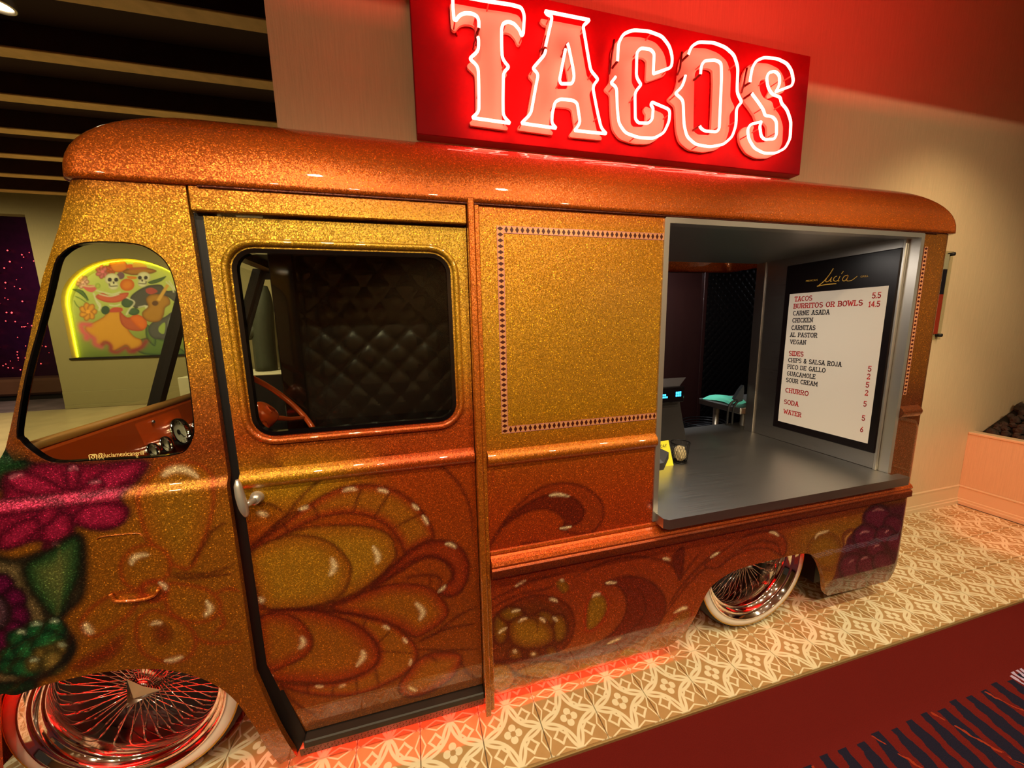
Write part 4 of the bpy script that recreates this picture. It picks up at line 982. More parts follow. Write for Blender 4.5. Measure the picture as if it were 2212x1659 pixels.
# pillar / door track, threshold
basecol(MB().bbox((0.188, -0.014, 0.045), (0.209, 0.03, 1.880), 0.003), 'door_track_post', base_rear)
basecol(MB().bbox((0.209, -0.006, 0.060), (0.224, 0.02, 1.868), 0.002), 'hinge_strip', base_rear)
st = MB().bbox((-0.425, -0.004, 0.118), (0.187, 0.06, 0.146), 0.004).build('door_step', M['tread'], truck)
MB().add([(-0.44, 0.0, 0.118), (0.187, 0.0, 0.118), (0.187, 0.022, 0.066), (-0.445, 0.022, 0.066)], [(0, 3, 2, 1)]).build('kick_plate', M['tread'], st)
tb = MB()
for i in range(58):
    for j in range(3):
        x = -0.43 + i * 0.0107; t = 0.2 + 0.3 * j; y = 0.022 * t - 0.001; z = 0.118 - 0.052 * t; s = 1 if (i + j) % 2 else -1
        dx, dz = 0.0042, 0.0042 * s
        tb.add([(x - dx, y, z - dz), (x + dz*0.3, y - 0.002, z - dx*0.3*s), (x + dx, y, z + dz), (x - dz*0.3, y - 0.002, z + dx*0.3*s)], [(0,1,2,3)])
tag(tb.build('tread_bars', M['tread'], st), kind='stuff')

# rear side panel
hatch = [(0.893, 0.730), (2.203, 0.730), (2.203, 1.853), (0.893, 1.853)]
arch_r = spline([S(*p) for p in ((1437,1421),(1455,1412),(1470,1395),(1483,1373),(1500,1337),(1525,1285),(1548,1257),(1597,1229),(1680,1207),(1720,1198),(1744,1196),(1758,1203),(1769,1216),(1778,1241),(1783,1267),(1787,1281),(1796,1292))], False, 4)
RX = 2.432
rear_poly = [(0.224, 0.066)] + arch_r + [(2.24, S(1880, 1274)[1]), (RX, 0.112), (RX, 1.868), (0.224, 1.868)]
def y_rear(X, Z):
    X = np.asarray(X); Z = np.asarray(Z); r = 0.075
    y = 0.045 * np.clip((0.26 - Z) / 0.20, 0, 1) ** 2
    y = y - 0.004 * sstep(0.60, 0.595, Z) * 0
    u = np.clip((X - (RX + 0.001 - r)) / r, 0, 0.9999)
    return y + r - np.sqrt(np.maximum(r * r - (u * r) ** 2, 0))
rp = panel('rear_side_panel', rear_poly, [hatch], y_rear, base_rear, art_rear, fine=1.03, extra=[(RX + 0.001 - 0.075 * (1 - math.sin(t)), z) for t in np.linspace(0, 1.5, 11) for z in np.arange(0.12, 1.867, 0.010)])
belt('belt_moulding', 0.226, 0.881, 0.0, 1.080, 1.022, 0.022, base_rear, rp); belt('belt_moulding', 2.214, 2.345, 0.0, 1.080, 1.022, 0.022, base_rear, rp)
# rub rail with twin ridges
prof = [(0, 0.712), (-0.006, 0.710), (-0.008, 0.702), (-0.004, 0.694), (-0.010, 0.688), (-0.024, 0.680), (-0.030, 0.668), (-0.024, 0.656), (-0.030, 0.650), (-0.030, 0.622), (-0.012, 0.612), (0.0, 0.604)]
mb = MB()
for i in range(30):
    a = 0.226 + (2.345 - 0.226) * i / 30; b = 0.226 + (2.345 - 0.226) * (i + 1) / 30; n = len(prof)
    mb.add([(a, p[0], p[1]) for p in prof] + [(b, p[0], p[1]) for p in prof], [(k, n+k, n+k+1, k+1) for k in range(n-1)])
for xx in (0.226, 2.345): mb.add([(xx, p[0], p[1]) for p in prof], [tuple(range(len(prof)))])
basecol(mb, 'rub_rail', lambda X, Z: lerp(np.tile(lin((160, 66, 11)), (len(X), 1)), np.tile(lin((84, 28, 7)), (len(X), 1)), sstep(0.662, 0.645, Z)), rp)  # lit top and shaded lower half are put into the paint colour
for k in range(12): solid(MB().lathe([(0, -0.010), (0.003, -0.0095), (0.0045, -0.007)], (0.30 + k * 0.165, 0.0, 0.706), 'Y', 8), 'rivet', (150, 60, 12), rp)
# engine-turned gold-leaf border
def border_mat():
    m, nt, b = new_mat('engine_turned_leaf_border'); h = NT(nt)
    at = nt.nodes.new('ShaderNodeUVMap'); sp = nt.nodes.new('ShaderNodeSeparateXYZ'); nt.links.new(at.outputs[0], sp.inputs[0])
    u, v = sp.outputs[0], sp.outputs[1]
    f = h.m('FRACT', u); d = h.m('ABSOLUTE', h.m('SUBTRACT', f, 0.5)); w = h.m('ABSOLUTE', h.m('SUBTRACT', v, 0.5))
    edge = h.m('GREATER_THAN', w, 0.40)
    hour = h.m('LESS_THAN', h.m('ADD', d, h.m('MULTIPLY', w, 0.75)), 0.36)
    col = h.mix(hour, (*lin((222, 150, 96)), 1), (*lin((74, 26, 20)), 1))
    col = h.mix(edge, col, (*lin((206, 132, 124)), 1))
    nt.links.new(col, b.inputs['Base Color']); b.inputs['Metallic'].default_value = 0.35; b.inputs['Roughness'].default_value = 0.35; b.inputs['Coat Weight'].default_value = 0.6
    return m
M['leaf'] = border_mat()
def leaf_strip(x0, z0, x1, z1):
    vert = (z1 - z0) > (x1 - x0); L = (z1 - z0) if vert else (x1 - x0); W = (x1 - x0) if vert else (z1 - z0)
    me = bpy.data.meshes.new('leaf_border')
    me.from_pydata([(x0, -0.0015, z0), (x1, -0.0015, z0), (x1, -0.0015, z1), (x0, -0.0015, z1)], [], [(0, 1, 2, 3)])
    uv = me.uv_layers.new(name='UVMap'); n = round(L / 0.0178)
    for li, (a, b) in zip(range(4), ((0, 0), (1, 0), (1, 1), (0, 1))): uv.data[li].uv = (b * n, a) if vert else (a * n, b)
    mesh_obj('leaf_border', me, M['leaf'], rp)
leaf_strip(0.279, 1.136, 0.301, 1.806); leaf_strip(0.301, 1.784, 0.882, 1.806); leaf_strip(0.301, 1.136, 0.882, 1.160)
leaf_strip(2.228, 1.136, 2.250, 1.806)

# roof
def roof():
    a, b, r = 0.25, 0.222, 0.05; x0, x1, y0, y1 = -0.784, 2.436, -0.012, TW + 0.012; nC = 14; rows = []
    def loop(d, z):
        out = []; rr = r + d * 0.55; e = d + rr
        cs = ((x1 - e, y0 + e, -PI/2), (x1 - e, y1 - e, 0), (x0 + e, y1 - e, PI/2), (x0 + e, y0 + e, PI))
        for ci, (cx, cy, t0) in enumerate(cs):
            for k in range(nC + 1):
                t = t0 + PI/2 * k / nC; out.append((cx + rr*math.cos(t), cy + rr*math.sin(t), z))
            nx = cs[(ci + 1) % 4]; p = out[-1]; t1 = nx[2]; q = (nx[0] + rr*math.cos(t1), nx[1] + rr*math.sin(t1), z)
            for k in range(1, 40): out.append(tuple(np.array(p) + (np.array(q) - np.array(p)) * k / 40))
        return out
    rows.append(loop(0.014, 1.866)); rows.append(loop(0.0, 1.868)); rows.append(loop(0.0, 1.880))
    for k in range(1, 17):
        t = PI/2 * k / 16; rows.append(loop(a * (1 - math.cos(t)), 1.880 + b * math.sin(t)))
    mb = MB(); n = len(rows[0]); vs = [p for R_ in rows for p in R_]
    mb.add(vs, [(j*n+i, j*n+(i+1) % n, (j+1)*n+(i+1) % n, (j+1)*n+i) for j in range(len(rows)-1) for i in range(n)], True)
    mb.add(rows[-1], [tuple(range(n))], True)
    me = mb.mesh('roof_panel'); V = np.array(mb.v); colour_mesh(me, base_roof(V[:, 0], V[:, 1], V[:, 2]) * ALB)
    return mesh_obj('roof_panel', me, M['paint'], truck)
roof()
basecol(MB().bbox((-0.50, -0.008, 1.861), (2.30, 0.0, 1.8675), 0.002), 'drip_rail', lambda X, Z: np.tile(lin((70, 24, 8)), (len(X), 1)))
# rear face, nose, cab shell
basecol(MB().box((RX - 0.03, 0.072, 0.112), (RX - 0.002, 0.60, 1.868)), 'rear_panel', base_rear)
nose = [(-1.38, 0.10), (-1.40, 0.55), (-1.385, 0.80), (-1.32, 0.96), (-1.20, 1.07), (-1.06, 1.135), (-1.018, 1.17)]
mb = MB(); n = len(nose)
mb.add([(x, 0.0 + 0.10 * max(0, (-1.10 - x) / 0.3) ** 2, z) for x, z in nose] + [(x, TW, z) for x, z in nose], [(i, i+1, n+i+1, n+i) for i in range(n-1)], True)
basecol(mb, 'nose_panel', base_front)
basecol(MB().box((-0.755, 0.03, 1.82), (-0.70, TW, 1.862)), 'windshield_header', base_front)
def wsx(z): return -0.988 + 0.362 * (z - 1.269)
for y, w in ((0.612, 0.020), (1.235, 0.035)):
    MB().add([(wsx(z) + dx, y + dy, z) for z in (1.14, 1.83) for dx, dy in ((-0.02, -w), (0.02, -w), (0.02, w), (-0.02, w))], [(0,1,5,4),(1,2,6,5),(2,3,7,6),(3,0,4,7),(0,3,2,1),(4,5,6,7)]).build('windshield_post', M['black'], truck)
for y0, y1 in ((0.03, 0.592), (0.632, 1.20)):
    MB().add([(wsx(1.17), y0, 1.17), (wsx(1.17), y1, 1.17), (wsx(1.81), y1, 1.81), (wsx(1.81), y0, 1.81)], [(0,1,2,3)]).build('windshield_glass', M['glass'], truck)
# far side of the cab with its window opening
far_out = [(-1.38, 0.10), (-1.40, 0.55), (-1.32, 0.96), (-1.06, 1.135), (-0.988, 1.269), (-0.769, 1.868), (-0.46, 1.868), (-0.46, 0.10)]
far_hole = [(wsx(1.24) + 0.03, 1.24), (wsx(1.78) + 0.03, 1.78), (-0.50, 1.78), (-0.50, 1.24)]
MB().prism(far_out, 'XZ', TW - 0.03, TW, holes=[far_hole]).build('far_side_panel', M['black'], truck)
MB().box((-0.76, 0.02, 1.852), (0.2, TW - 0.03, 1.862)).build('cab_ceiling_lining', M['black'], truck)
MB().box((-1.30, 0.06, 0.70), (0.2, TW - 0.03, 0.72)).build('cab_floor', M['black'], truck)
MB().box((0.172, 0.036, 0.075), (0.232, 0.060, 0.60)).build('led_leak_block', M['black'], truck)  # added black backing, keeps the LED from showing through the door gap
# underbody
MB().box((-0.55, 0.10, 0.16), (1.10, TW - 0.1, 0.30)).build('underbody', M['black'], truck)
for p_, q_ in (((-1.3, 0.46, 0.12), (-0.52, 0.48, 0.75)), ((1.05, 0.46, 0.12), (2.2, 0.48, 0.72)), ((1.95, 0.10, 0.14), (2.3, 0.46, 0.70))): MB().box(p_, q_).build('wheel_well_liner', M['black'], truck)
for a, b, y, z in ((-0.40, 0.97, 0.084, 0.130), (-1.22, -0.66, 0.060, 0.600), (1.74, 1.88, 0.045, 0.500)):
    MB().bbox((a, y, z), (b, y + 0.012, z + 0.008), 0.001).build('underglow_strip', M['red_led'], truck)
MB().bbox((1.935, 0.26, 0.42), (1.943, 0.275, 0.45), 0.001).build('underglow_strip', M['red_led'], truck)
# small body details on the front fender
fl = MB().tube(spline([onY(*p, -0.022) for p in ((238,1283),(246,1296),(258,1299),(300,1296),(330,1288),(342,1274))], False, 5), 0.0045, 8)
solid(fl, 'fender_latch', (170, 84, 20))
fd = spline([S(*p) for p in ((219,1158),(232,1152),(290,1146),(310,1146),(319,1153),(324,1163))], False, 4)
solid(MB().tube([(x, -0.017, z) for x, z in fd], 0.0018, 6), 'fuel_door_edge', (150, 80, 24))
# added red lamp on the unseen rear face, tints the planter pink
tl_ = MB().lathe([(0.0, 0.030), (0.030, 0.026), (0.042, 0.014), (0.045, 0.0)], (RX - 0.002, 0.33, 0.92), 'X', 24).build('added_red_lamp', mat('added_red_lens', (220, 20, 10), 0.2, emit=3.0, emit_rgb=(255, 20, 10)), truck)
MB().lathe([(0.045, 0.006), (0.053, 0.004), (0.053, 0.0)], (RX - 0.002, 0.33, 0.92), 'X', 24).build('bezel', M['chrome'], tl_)
spot('added_red_light', (RX + 0.05, 0.33, 0.92), (4.21, 0.10, 0.28), 60, (1.0, 0.13, 0.06), 46, 0.5, 0.04)
# -------- wire wheels
def wheel_meshes():
    R_ = 0.325
    tyre = MB().lathe([(0.262, 0.012), (0.285, -0.004), (0.303, -0.004), (0.313, 0.004), (0.321, 0.018), (0.325, 0.04), (0.3255, 0.09), (0.325, 0.14), (0.318, 0.165), (0.30, 0.178), (0.262, 0.17)], axis='Y', n=72)
    for k in range(90):     # tread sipes
        a = 2 * PI * k / 90
        for y0, y1, da in ((0.022, 0.06, 0.02), (0.065, 0.10, -0.02)):
            p = []
            for aa, y in ((a, y0), (a + 0.02, y0), (a + 0.02 + da, y1), (a + da, y1)): p.append((0.3275 * math.cos(aa), y, 0.3275 * math.sin(aa)))
            tyre.add(p, [(0, 1, 2, 3)])
    ww = MB().lathe([(0.268, -0.002), (0.272, -0.0065), (0.286, -0.008), (0.300, -0.0065), (0.302, -0.004)], axis='Y', n=72)
    gl = MB().lathe([(0.3015, -0.0055), (0.3035, -0.0068), (0.3065, -0.004)], axis='Y', n=72)
    rim = MB().lathe([(0.270, 0.004), (0.2695, -0.010), (0.266, -0.013), (0.262, -0.010), (0.259, 0.004), (0.252, 0.010), (0.247, 0.006), (0.244, 0.010), (0.242, 0.030), (0.236, 0.034), (0.232, 0.030), (0.229, 0.034), (0.226, 0.075), (0.218, 0.100), (0.214, 0.125), (0.208, 0.17)], axis='Y', n=96)
    back = MB().lathe([(0.0, 0.168), (0.21, 0.168)], axis='Y', n=48)
    hub = MB().lathe([(0.0, -0.030), (0.020, -0.032), (0.030, -0.026), (0.036, -0.010), (0.038, 0.03), (0.050, 0.036), (0.050, 0.05), (0.040, 0.09)], axis='Y', n=32)
    for M_ in (hub,): M_.v = [(p[0], p[1] + 0.070, p[2]) for p in M_.v]
    cap = MB()                       # knock-off: three-sided faceted cap
    t = [(0.062 * math.cos(a), -0.030, 0.062 * math.sin(a)) for a in (0.35, 0.35 + 2*PI/3, 0.35 + 4*PI/3)]
    m_ = [(0.028 * math.cos(a), -0.034, 0.028 * math.sin(a)) for a in (0.35 + PI/3, 0.35 + PI, 0.35 + 5*PI/3)]
    bk = [(p[0]*0.85, -0.018, p[2]*0.85) for p in t]; bm = [(p[0]*0.85, -0.018, p[2]*0.85) for p in m_]
    vs = [(0, -0.052, 0)] + [v for pr in zip(t, m_) for v in pr] + [v for pr in zip(bk, bm) for v in pr]
    cap.add(vs, [(0, 1 + i, 1 + (i+1) % 6) for i in range(6)] + [(1 + i, 7 + i, 7 + (i+1) % 6, 1 + (i+1) % 6) for i in range(6)])
    cap.v = [(p[0], p[1] + 0.070, p[2]) for p in cap.v]
    def spoke(h_a, r_a, hy, ry, hr, rr):
        a = (hr * math.cos(h_a), hy, hr * math.sin(h_a)); b = (rr * math.cos(r_a), ry, rr * math.sin(r_a)); A, B = np.array(a), np.array(b)
        return MB().tube([A, A + (B - A) * 0.86, A + (B - A) * 0.87, B], [0.0016, 0.0016, 0.0030, 0.0034], 6)
    return dict(tyre=tyre.mesh('tyre'), ww=ww.mesh('whitewall'), gl=gl.mesh('gold_line'), rim=rim.mesh('rim'), back=back.mesh('drum'), hub=hub.mesh('hub'), cap=cap.mesh('knock_off_cap'),
                sp=[spoke(0, 0.13, 0.056, 0.092, 0.034, 0.220), spoke(0.05, -0.10, 0.104, 0.116, 0.046, 0.216)])
WM = wheel_meshes()
WM['sp'] = [m_.mesh('spoke') for m_ in WM['sp']]
for k_, mt in (('tyre', 'tyre'), ('ww', 'whitewall'), ('gl', 'goldline'), ('rim', 'chrome'), ('back', 'black'), ('hub', 'chrome'), ('cap', 'chrome')): WM[k_].materials.append(M[mt])
for s_ in WM['sp']: s_.materials.append(M['chrome'])
def wheel(x, y, rot):
    w = bpy.data.objects.new('wheel', WM['tyre']); w.location = (x, y, 0.327); w.rotation_euler = (0, rot, 0); link(w, truck)
    def sub(name, me, r=0):
        o = bpy.data.objects.new(name, me); o.rotation_euler = (0, r, 0); COL.objects.link(o); o.parent = w; return o
    sub('whitewall', WM['ww']); sub('gold_line', WM['gl']); sub('rim', WM['rim']); sub('drum', WM['back']); sub('hub', WM['hub']); sub('knock_off_cap', WM['cap'])
    for k in range(36):
        for s_ in WM['sp']: sub('spoke', s_, 2 * PI * k / 36)
wheel(-0.938, 0.118, 0.5); wheel(1.528, 0.085, 1.2)

# -------- cab interior: dash, gauges, steering wheel
dash = MB().profile([(-1.005, 1.185), (-0.995, 1.205), (-0.965, 1.19), (-0.935, 1.05), (-0.955, 0.90), (-1.005, 0.85)], 0.045, TW - 0.05, closed=True, axis='Y').build('dashboard', M['paint_orange_dk'], truck)
MB().add([(-0.9625, 0.40, 1.18), (-0.9625, 0.66, 1.18), (-0.934, 0.66, 1.053), (-0.934, 0.40, 1.053)], [(0, 1, 2, 3)]).build('gauge_panel', M['paint_orange'], dash)
MB().tube([(-0.985, 0.05, 1.208), (-0.985, TW - 0.06, 1.208)], 0.014, 10).build('dash_piping', M['tan_trim'], dash)
MB().box((-1.012, 0.045, 1.19), (-0.998, TW - 0.05, 1.212)).build('windshield_ledge', M['black'], dash)
gn = np.array([0.976, 0.0, 0.217])           # outward normal of the dash face
def gauge(y, z, r):
    x = -0.9625 + (1.18 - z) / 0.127 * 0.0285; c = np.array([x, y, z]); u = np.array([0, 1.0, 0]); v = np.cross(gn, u)
    def ringm(prof, n=24):
        vs = []; k = len(prof)
        for i in range(n):
            a = 2 * PI * i / n
            for rr, hh in prof: vs.append(c + gn * hh + rr * (u * math.cos(a) + v * math.sin(a)))
        return MB().add(vs, [(i*k+q, ((i+1) % n)*k+q, ((i+1) % n)*k+q+1, i*k+q+1) for i in range(n) for q in range(k-1)], True)
    g = ringm([(r * 1.0, 0.0), (r * 1.02, 0.018), (r * 0.96, 0.026), (r * 0.86, 0.022), (r * 0.82, 0.008)]).build('gauge', M['chrome'], dash)
    ringm([(0.0, 0.010), (r * 0.84, 0.010)]).build('dial', M['dial'], g)
    ink = MB()
    for k in range(11):
        a = 0.8 + k * 0.47; p0 = c + gn * 0.0108 + r * 0.66 * (u * math.cos(a) + v * math.sin(a)); p1 = c + gn * 0.0108 + r * 0.78 * (u * math.cos(a) + v * math.sin(a)); ink.tube([p0, p1], r * 0.018, 4)
    vs = [c + gn * 0.0115 + r * 0.2 * (u * math.cos(a) + v * math.sin(a)) for a in np.linspace(0, 2*PI, 13)[:-1]]
    ink.add(vs, [tuple(range(12))]); ink.tube([c + gn * 0.012, c + gn * 0.012 + r * 0.6 * (u * 0.6 - v * 0.8)], r * 0.03, 4)
    ink.build('needle', M['dial_ink'], g)
gauge(0.581, 1.095, 0.056); gauge(0.468, 1.075, 0.031); gauge(0.393, 1.072, 0.031); gauge(0.694, 1.085, 0.031)
MB().tube([(-0.962, 0.48, 1.165), (-0.95, 0.48, 1.168)], 0.006, 8).build('knob', M['chrome'], dash)
sc_ = np.array([-0.494, 0.260, 1.224]); tl = 0.828; sn = np.array([math.sin(tl), 0, math.cos(tl)]); su = np.array([0, 1.0, 0]); sv = np.cross(sn, su)
def sring(r, h, n=40): return [sc_ + sn * h + r * (su * math.cos(a) + sv * math.sin(a)) for a in np.linspace(0, 2*PI, n + 1)[:-1]]
swh = MB().tube(sring(0.199, 0.0), 0.0105, 10, closed=True).build('steering_wheel', M['paint_orange_dk'], truck)
for a in (PI * 0.5, PI * 1.17, PI * 1.83):
    e = sc_ + 0.197 * (su * math.cos(a) + sv * math.sin(a)); b_ = sc_ - sn * 0.030 + 0.03 * (su * math.cos(a) + sv * math.sin(a))
    MB().tube([b_, b_ * 0.4 + e * 0.6 - sn * 0.008, e], [0.010, 0.0085, 0.007], 8).build('spoke', M['paint_orange_dk'], swh)
def sdisc(prof, n=28):
    vs = []; k = len(prof)
    for i in range(n):
        a = 2*PI*i/n
        for rr, hh in prof: vs.append(sc_ + sn * hh + rr * (su * math.cos(a) + sv * math.sin(a)))
    return MB().add(vs, [(i*k+q, ((i+1) % n)*k+q, ((i+1) % n)*k+q+1, i*k+q+1) for i in range(n) for q in range(k-1)], True)
sdisc([(0.046, -0.06), (0.046, -0.012), (0.042, 0.0), (0.036, 0.004), (0.0, 0.005)]).build('horn_button', M['paint_orange'], swh)
cv = [sc_ + sn * 0.007 + su * a + sv * b for a, b in ((-0.016, -0.014), (0.0, 0.012), (0.016, -0.014))]
MB().tube(cv, 0.003, 6).build('chevron_mark', M['paint_orange'], swh)
MB().tube([sc_ - sn * 0.03, sc_ - sn * 0.55], 0.022, 10).build('steering_column', M['paint_orange_dk'], swh)
def quilt(u0, u1, z0, z1, c, depth, f, name, parent, m=None, per=12):
    nu = max(2, int((u1 - u0) / c * per)); nz = max(2, int((z1 - z0) / c * per)); U, Z = np.meshgrid(np.linspace(u0, u1, nu), np.linspace(z0, z1, nz)); a = (U + Z) / c; b = (U - Z) / c
    H = depth * (np.abs(np.sin(PI * a)) * np.abs(np.sin(PI * b))) ** 0.30
    vs = [f(u, h, z) for u, h, z in zip(U.ravel(), H.ravel(), Z.ravel())]
    return MB().add(vs, [(j*nu+i, j*nu+i+1, (j+1)*nu+i+1, (j+1)*nu+i) for j in range(nz-1) for i in range(nu-1)], True).build(name, m or M['black_vinyl'], parent)
quilt(-0.42, 0.225, 0.55, 1.852, 0.115, 0.009, lambda u, h, z: (u, 0.490 - h, z), 'quilted_partition', truck)
quilt(0.02, 0.49, 0.55, 1.852, 0.115, 0.008, lambda u, h, z: (0.222 - h, u, z), 'quilted_bulkhead', truck)
MB().bbox((-0.505, 0.468, 0.40), (-0.42, 0.50, 1.852), 0.004).build('partition_trim', M['black_gloss'], truck)
# -------- serving hatch: frame, stainless lining, counter
fo = [(0.882, 0.718), (0.903, 0.718), (0.903, 1.842), (2.192, 1.842), (2.192, 0.750), (2.213, 0.750), (2.213, 1.856), (2.206, 1.863), (0.889, 1.863), (0.882, 1.856)]
MB().prism(fo, 'XZ', -0.006, 0.035).build('hatch_frame', M['alu'], truck)
ctr = MB()
ctr.prism([(0.8955, -0.052), (0.912, -0.066), (2.236, -0.066), (2.236, -0.022), (2.188, -0.022), (2.188, 0.80), (2.40, 0.80), (2.40, 0.97), (0.8955, 0.97)], 'XY', 0.712, 0.752)
ctr.build('counter', M['steel_x'], truck)
hl = MB().bbox((2.190, 0.036, 0.752), (2.202, 0.800, 1.862), 0.002).build('hatch_wall', M['steel_y'], truck)
MB().bbox((2.182, 0.735, 0.752), (2.190, 0.800, 1.860), 0.003).build('corner_trim', M['steel_y'], hl)
MB().bbox((2.176, 0.035, 0.752), (2.190, 0.050, 1.855), 0.003).build('edge_channel', M['alu'], hl)
MB().bbox((0.890, 0.036, 0.752), (0.902, 0.80, 1.862), 0.002).build('hatch_wall', M['steel_y'], truck)
MB().box((0.902, 0.036, 1.856), (2.192, 0.80, 1.866)).build('hatch_ceiling', M['steel_x'], truck)
# -------- kitchen shell behind
M['kit_dark'] = mat('dark_maroon_door', (36, 14, 12), 0.35, coat=0.3)
kz = 2.30
struct(MB().box((0.30, 2.05, 0), (3.6, 2.10, kz)), 'wall_kitchen_back', M['kit_dark']); struct(MB().box((3.55, 0.8, 0), (3.6, 2.05, kz)), 'wall_kitchen_right', M['kit_dark']); struct(MB().box((0.25, 0.77, 0), (0.30, 2.1, kz)), 'wall_kitchen_left', M['kit_dark'])
struct(MB().box((0.25, 0.77, kz), (3.6, 2.1, kz + 0.04)), 'ceiling_kitchen', M['kit_dark']); struct(MB().box((0.25, 0.67, -0.03), (3.6, 2.1, -0.002)), 'floor_kitchen', M['kit_dark'])
M['quilt_steel'] = mat('black_quilted_steel', (40, 36, 36), 0.14, 0.85)
qb = lambda u, h, z: (u, 2.045 - h, z)
qa = quilt(2.94, 3.54, 0.3, kz - 0.02, 0.085, 0.010, qb, 'quilted_wall_panel', None, M['quilt_steel'], 10); tag(qa, kind='structure')
qa = quilt(1.90, 2.30, 0.3, kz - 0.02, 0.085, 0.010, qb, 'quilted_wall_panel', None, M['quilt_steel'], 10); tag(qa, kind='structure')
tag(MB().bbox((2.31, 2.03, 0), (2.35, 2.05, 2.0), 0.003).bbox((2.89, 2.03, 0), (2.93, 2.05, 2.0), 0.003).bbox((2.31, 2.03, 1.98), (2.93, 2.05, 2.02), 0.003).build('door_1', M['kit_dark']), kind='structure')
# -------- things on and behind the counter
CZ = 0.752
pos = empty('pos_terminal', (1.52, 0.72, CZ), 'black point-of-sale terminal with a small blue customer display', 'terminal')
B1, B2 = onZ(1472, 952, CZ), onZ(1425, 952, CZ)
by = 0.70
def py(px, pyy, Y): p = onY(px, pyy, Y); return p
MB().add([(1.40, 0.66, CZ), (1.60, 0.66, CZ), (1.60, 0.86, CZ), (1.40, 0.86, CZ), (1.40, 0.70, 1.09), (1.545, 0.70, 1.09), (1.545, 0.78, 1.09), (1.40, 0.78, 1.09)], [(0,1,5,4),(1,2,6,5),(2,3,7,6),(3,0,4,7),(4,5,6,7)]).build('stand', mat('black_plastic', (24, 21, 21), 0.4), pos)
dA, dB = onY(1425, 838, 0.64), onY(1478, 868, 0.64)
x0d, x1d, z0d, z1d = 1.34, dB[0], dB[2], dA[2] + 0.0
disp = MB().bbox((x0d, 0.64, z0d), (x1d, 0.70, z1d), 0.006).build('customer_display', M['black_gloss'], pos)
M['cyan'] = mat('cyan_display_digits', (60, 190, 255), 0.5, emit=2.4, emit_rgb=(50, 180, 250))
def dg(a_, b_): MB().box(a_, b_).build('digit', M['cyan'], disp)
zc, hh = (z0d + z1d) / 2, (z1d - z0d)
for r_ in range(2):
    for k in range(3): dg((x1d - 0.062 + k * 0.013, 0.638, zc + 0.004 - r_ * 0.016 + 0.000), (x1d - 0.052 + k * 0.013, 0.6395, zc + 0.017 - r_ * 0.016))
    for k in range(4 + r_): dg((x1d - 0.175 + k * 0.012, 0.638, zc - 0.002 - r_ * 0.014), (x1d - 0.166 + k * 0.012, 0.6395, zc + 0.008 - r_ * 0.014))
mA = onY(1482, 815, 0.70); mB_ = onY(1466, 836, 0.66)
MB().add([(1.30, 0.70, mA[2]), (mA[0], 0.70, mA[2]), (mB_[0], 0.66, mB_[2]), (1.30, 0.66, mB_[2]), (1.30, 0.82, mA[2] - 0.02), (mA[0], 0.82, mA[2] - 0.02), (mB_[0], 0.80, mB_[2] - 0.03), (1.30, 0.80, mB_[2] - 0.03)], [(0,3,2,1),(0,1,5,4),(1,2,6,5),(2,3,7,6),(4,5,6,7),(3,0,4,7)]).build('monitor', mat('grey_black_plastic', (46, 42, 42), 0.35), pos)
# yellow tent card
cA, cB = onZ(1455, 1005, CZ), onZ(1424, 1009, CZ); tA = onY(1444, 951, cA[1] + 0.03)
yc = empty('tent_card', (cA[0] - 0.04, cA[1], CZ), 'bright yellow tent card standing by the hatch frame', 'card')
M['yellow'] = mat('yellow_card', (236, 222, 50), 0.6)
hz = tA[2]
x1c, x0c, yy = cA[0], cA[0] - 0.11, cA[1]
xt = tA[0]
MB().add([(x0c, yy, CZ), (x1c, yy, CZ), (xt, yy + 0.03, hz), (x0c + (xt - x1c), yy + 0.03, hz), (x0c, yy + 0.06, CZ), (x1c, yy + 0.06, CZ)], [(0,1,2,3),(3,2,5,4)]).build('card_face', M['yellow'], yc)
def text_mesh(s, size, name):
    cu = bpy.data.curves.new(name, 'FONT'); cu.body = s; cu.size = size; cu.resolution_u = 3
    o = bpy.data.objects.new(name, cu); COL.objects.link(o); dg = bpy.context.evaluated_depsgraph_get()
    me = bpy.data.meshes.new_from_object(o.evaluated_get(dg)); bpy.data.objects.remove(o); bpy.data.curves.remove(cu); return me
def place_text(s, size, name, origin, right, up, m, parent, width=None):
    """flat lettering laid on a surface; right and up are world vectors"""
    me = text_mesh(s, size, name); r = Vector(right).normalized(); u = Vector(up).normalized(); o_ = Vector(origin)
    w = max(v.co.x for v in me.vertices); k = (width / w) if width else 1.0
    for v in me.vertices: v.co = o_ + r * (v.co.x * k) + u * v.co.y
    me.update(); return mesh_obj(name, me, m, parent)
M['ink'] = mat('black_print', (22, 18, 20), 0.6)
cu_ = np.array([0, 0.03, hz - CZ]); cu_ = cu_ / np.linalg.norm(cu_)
def onCard(x, t): return np.array([x0c + (x - 0) + (xt - x1c) * t, yy + 0.03 * t - 0.0008, CZ + (hz - CZ) * t])
place_text('DAY', 0.024, 'lettering', onCard(0.052, 0.74), (1, 0, 0), cu_, M['ink'], yc, 0.040)
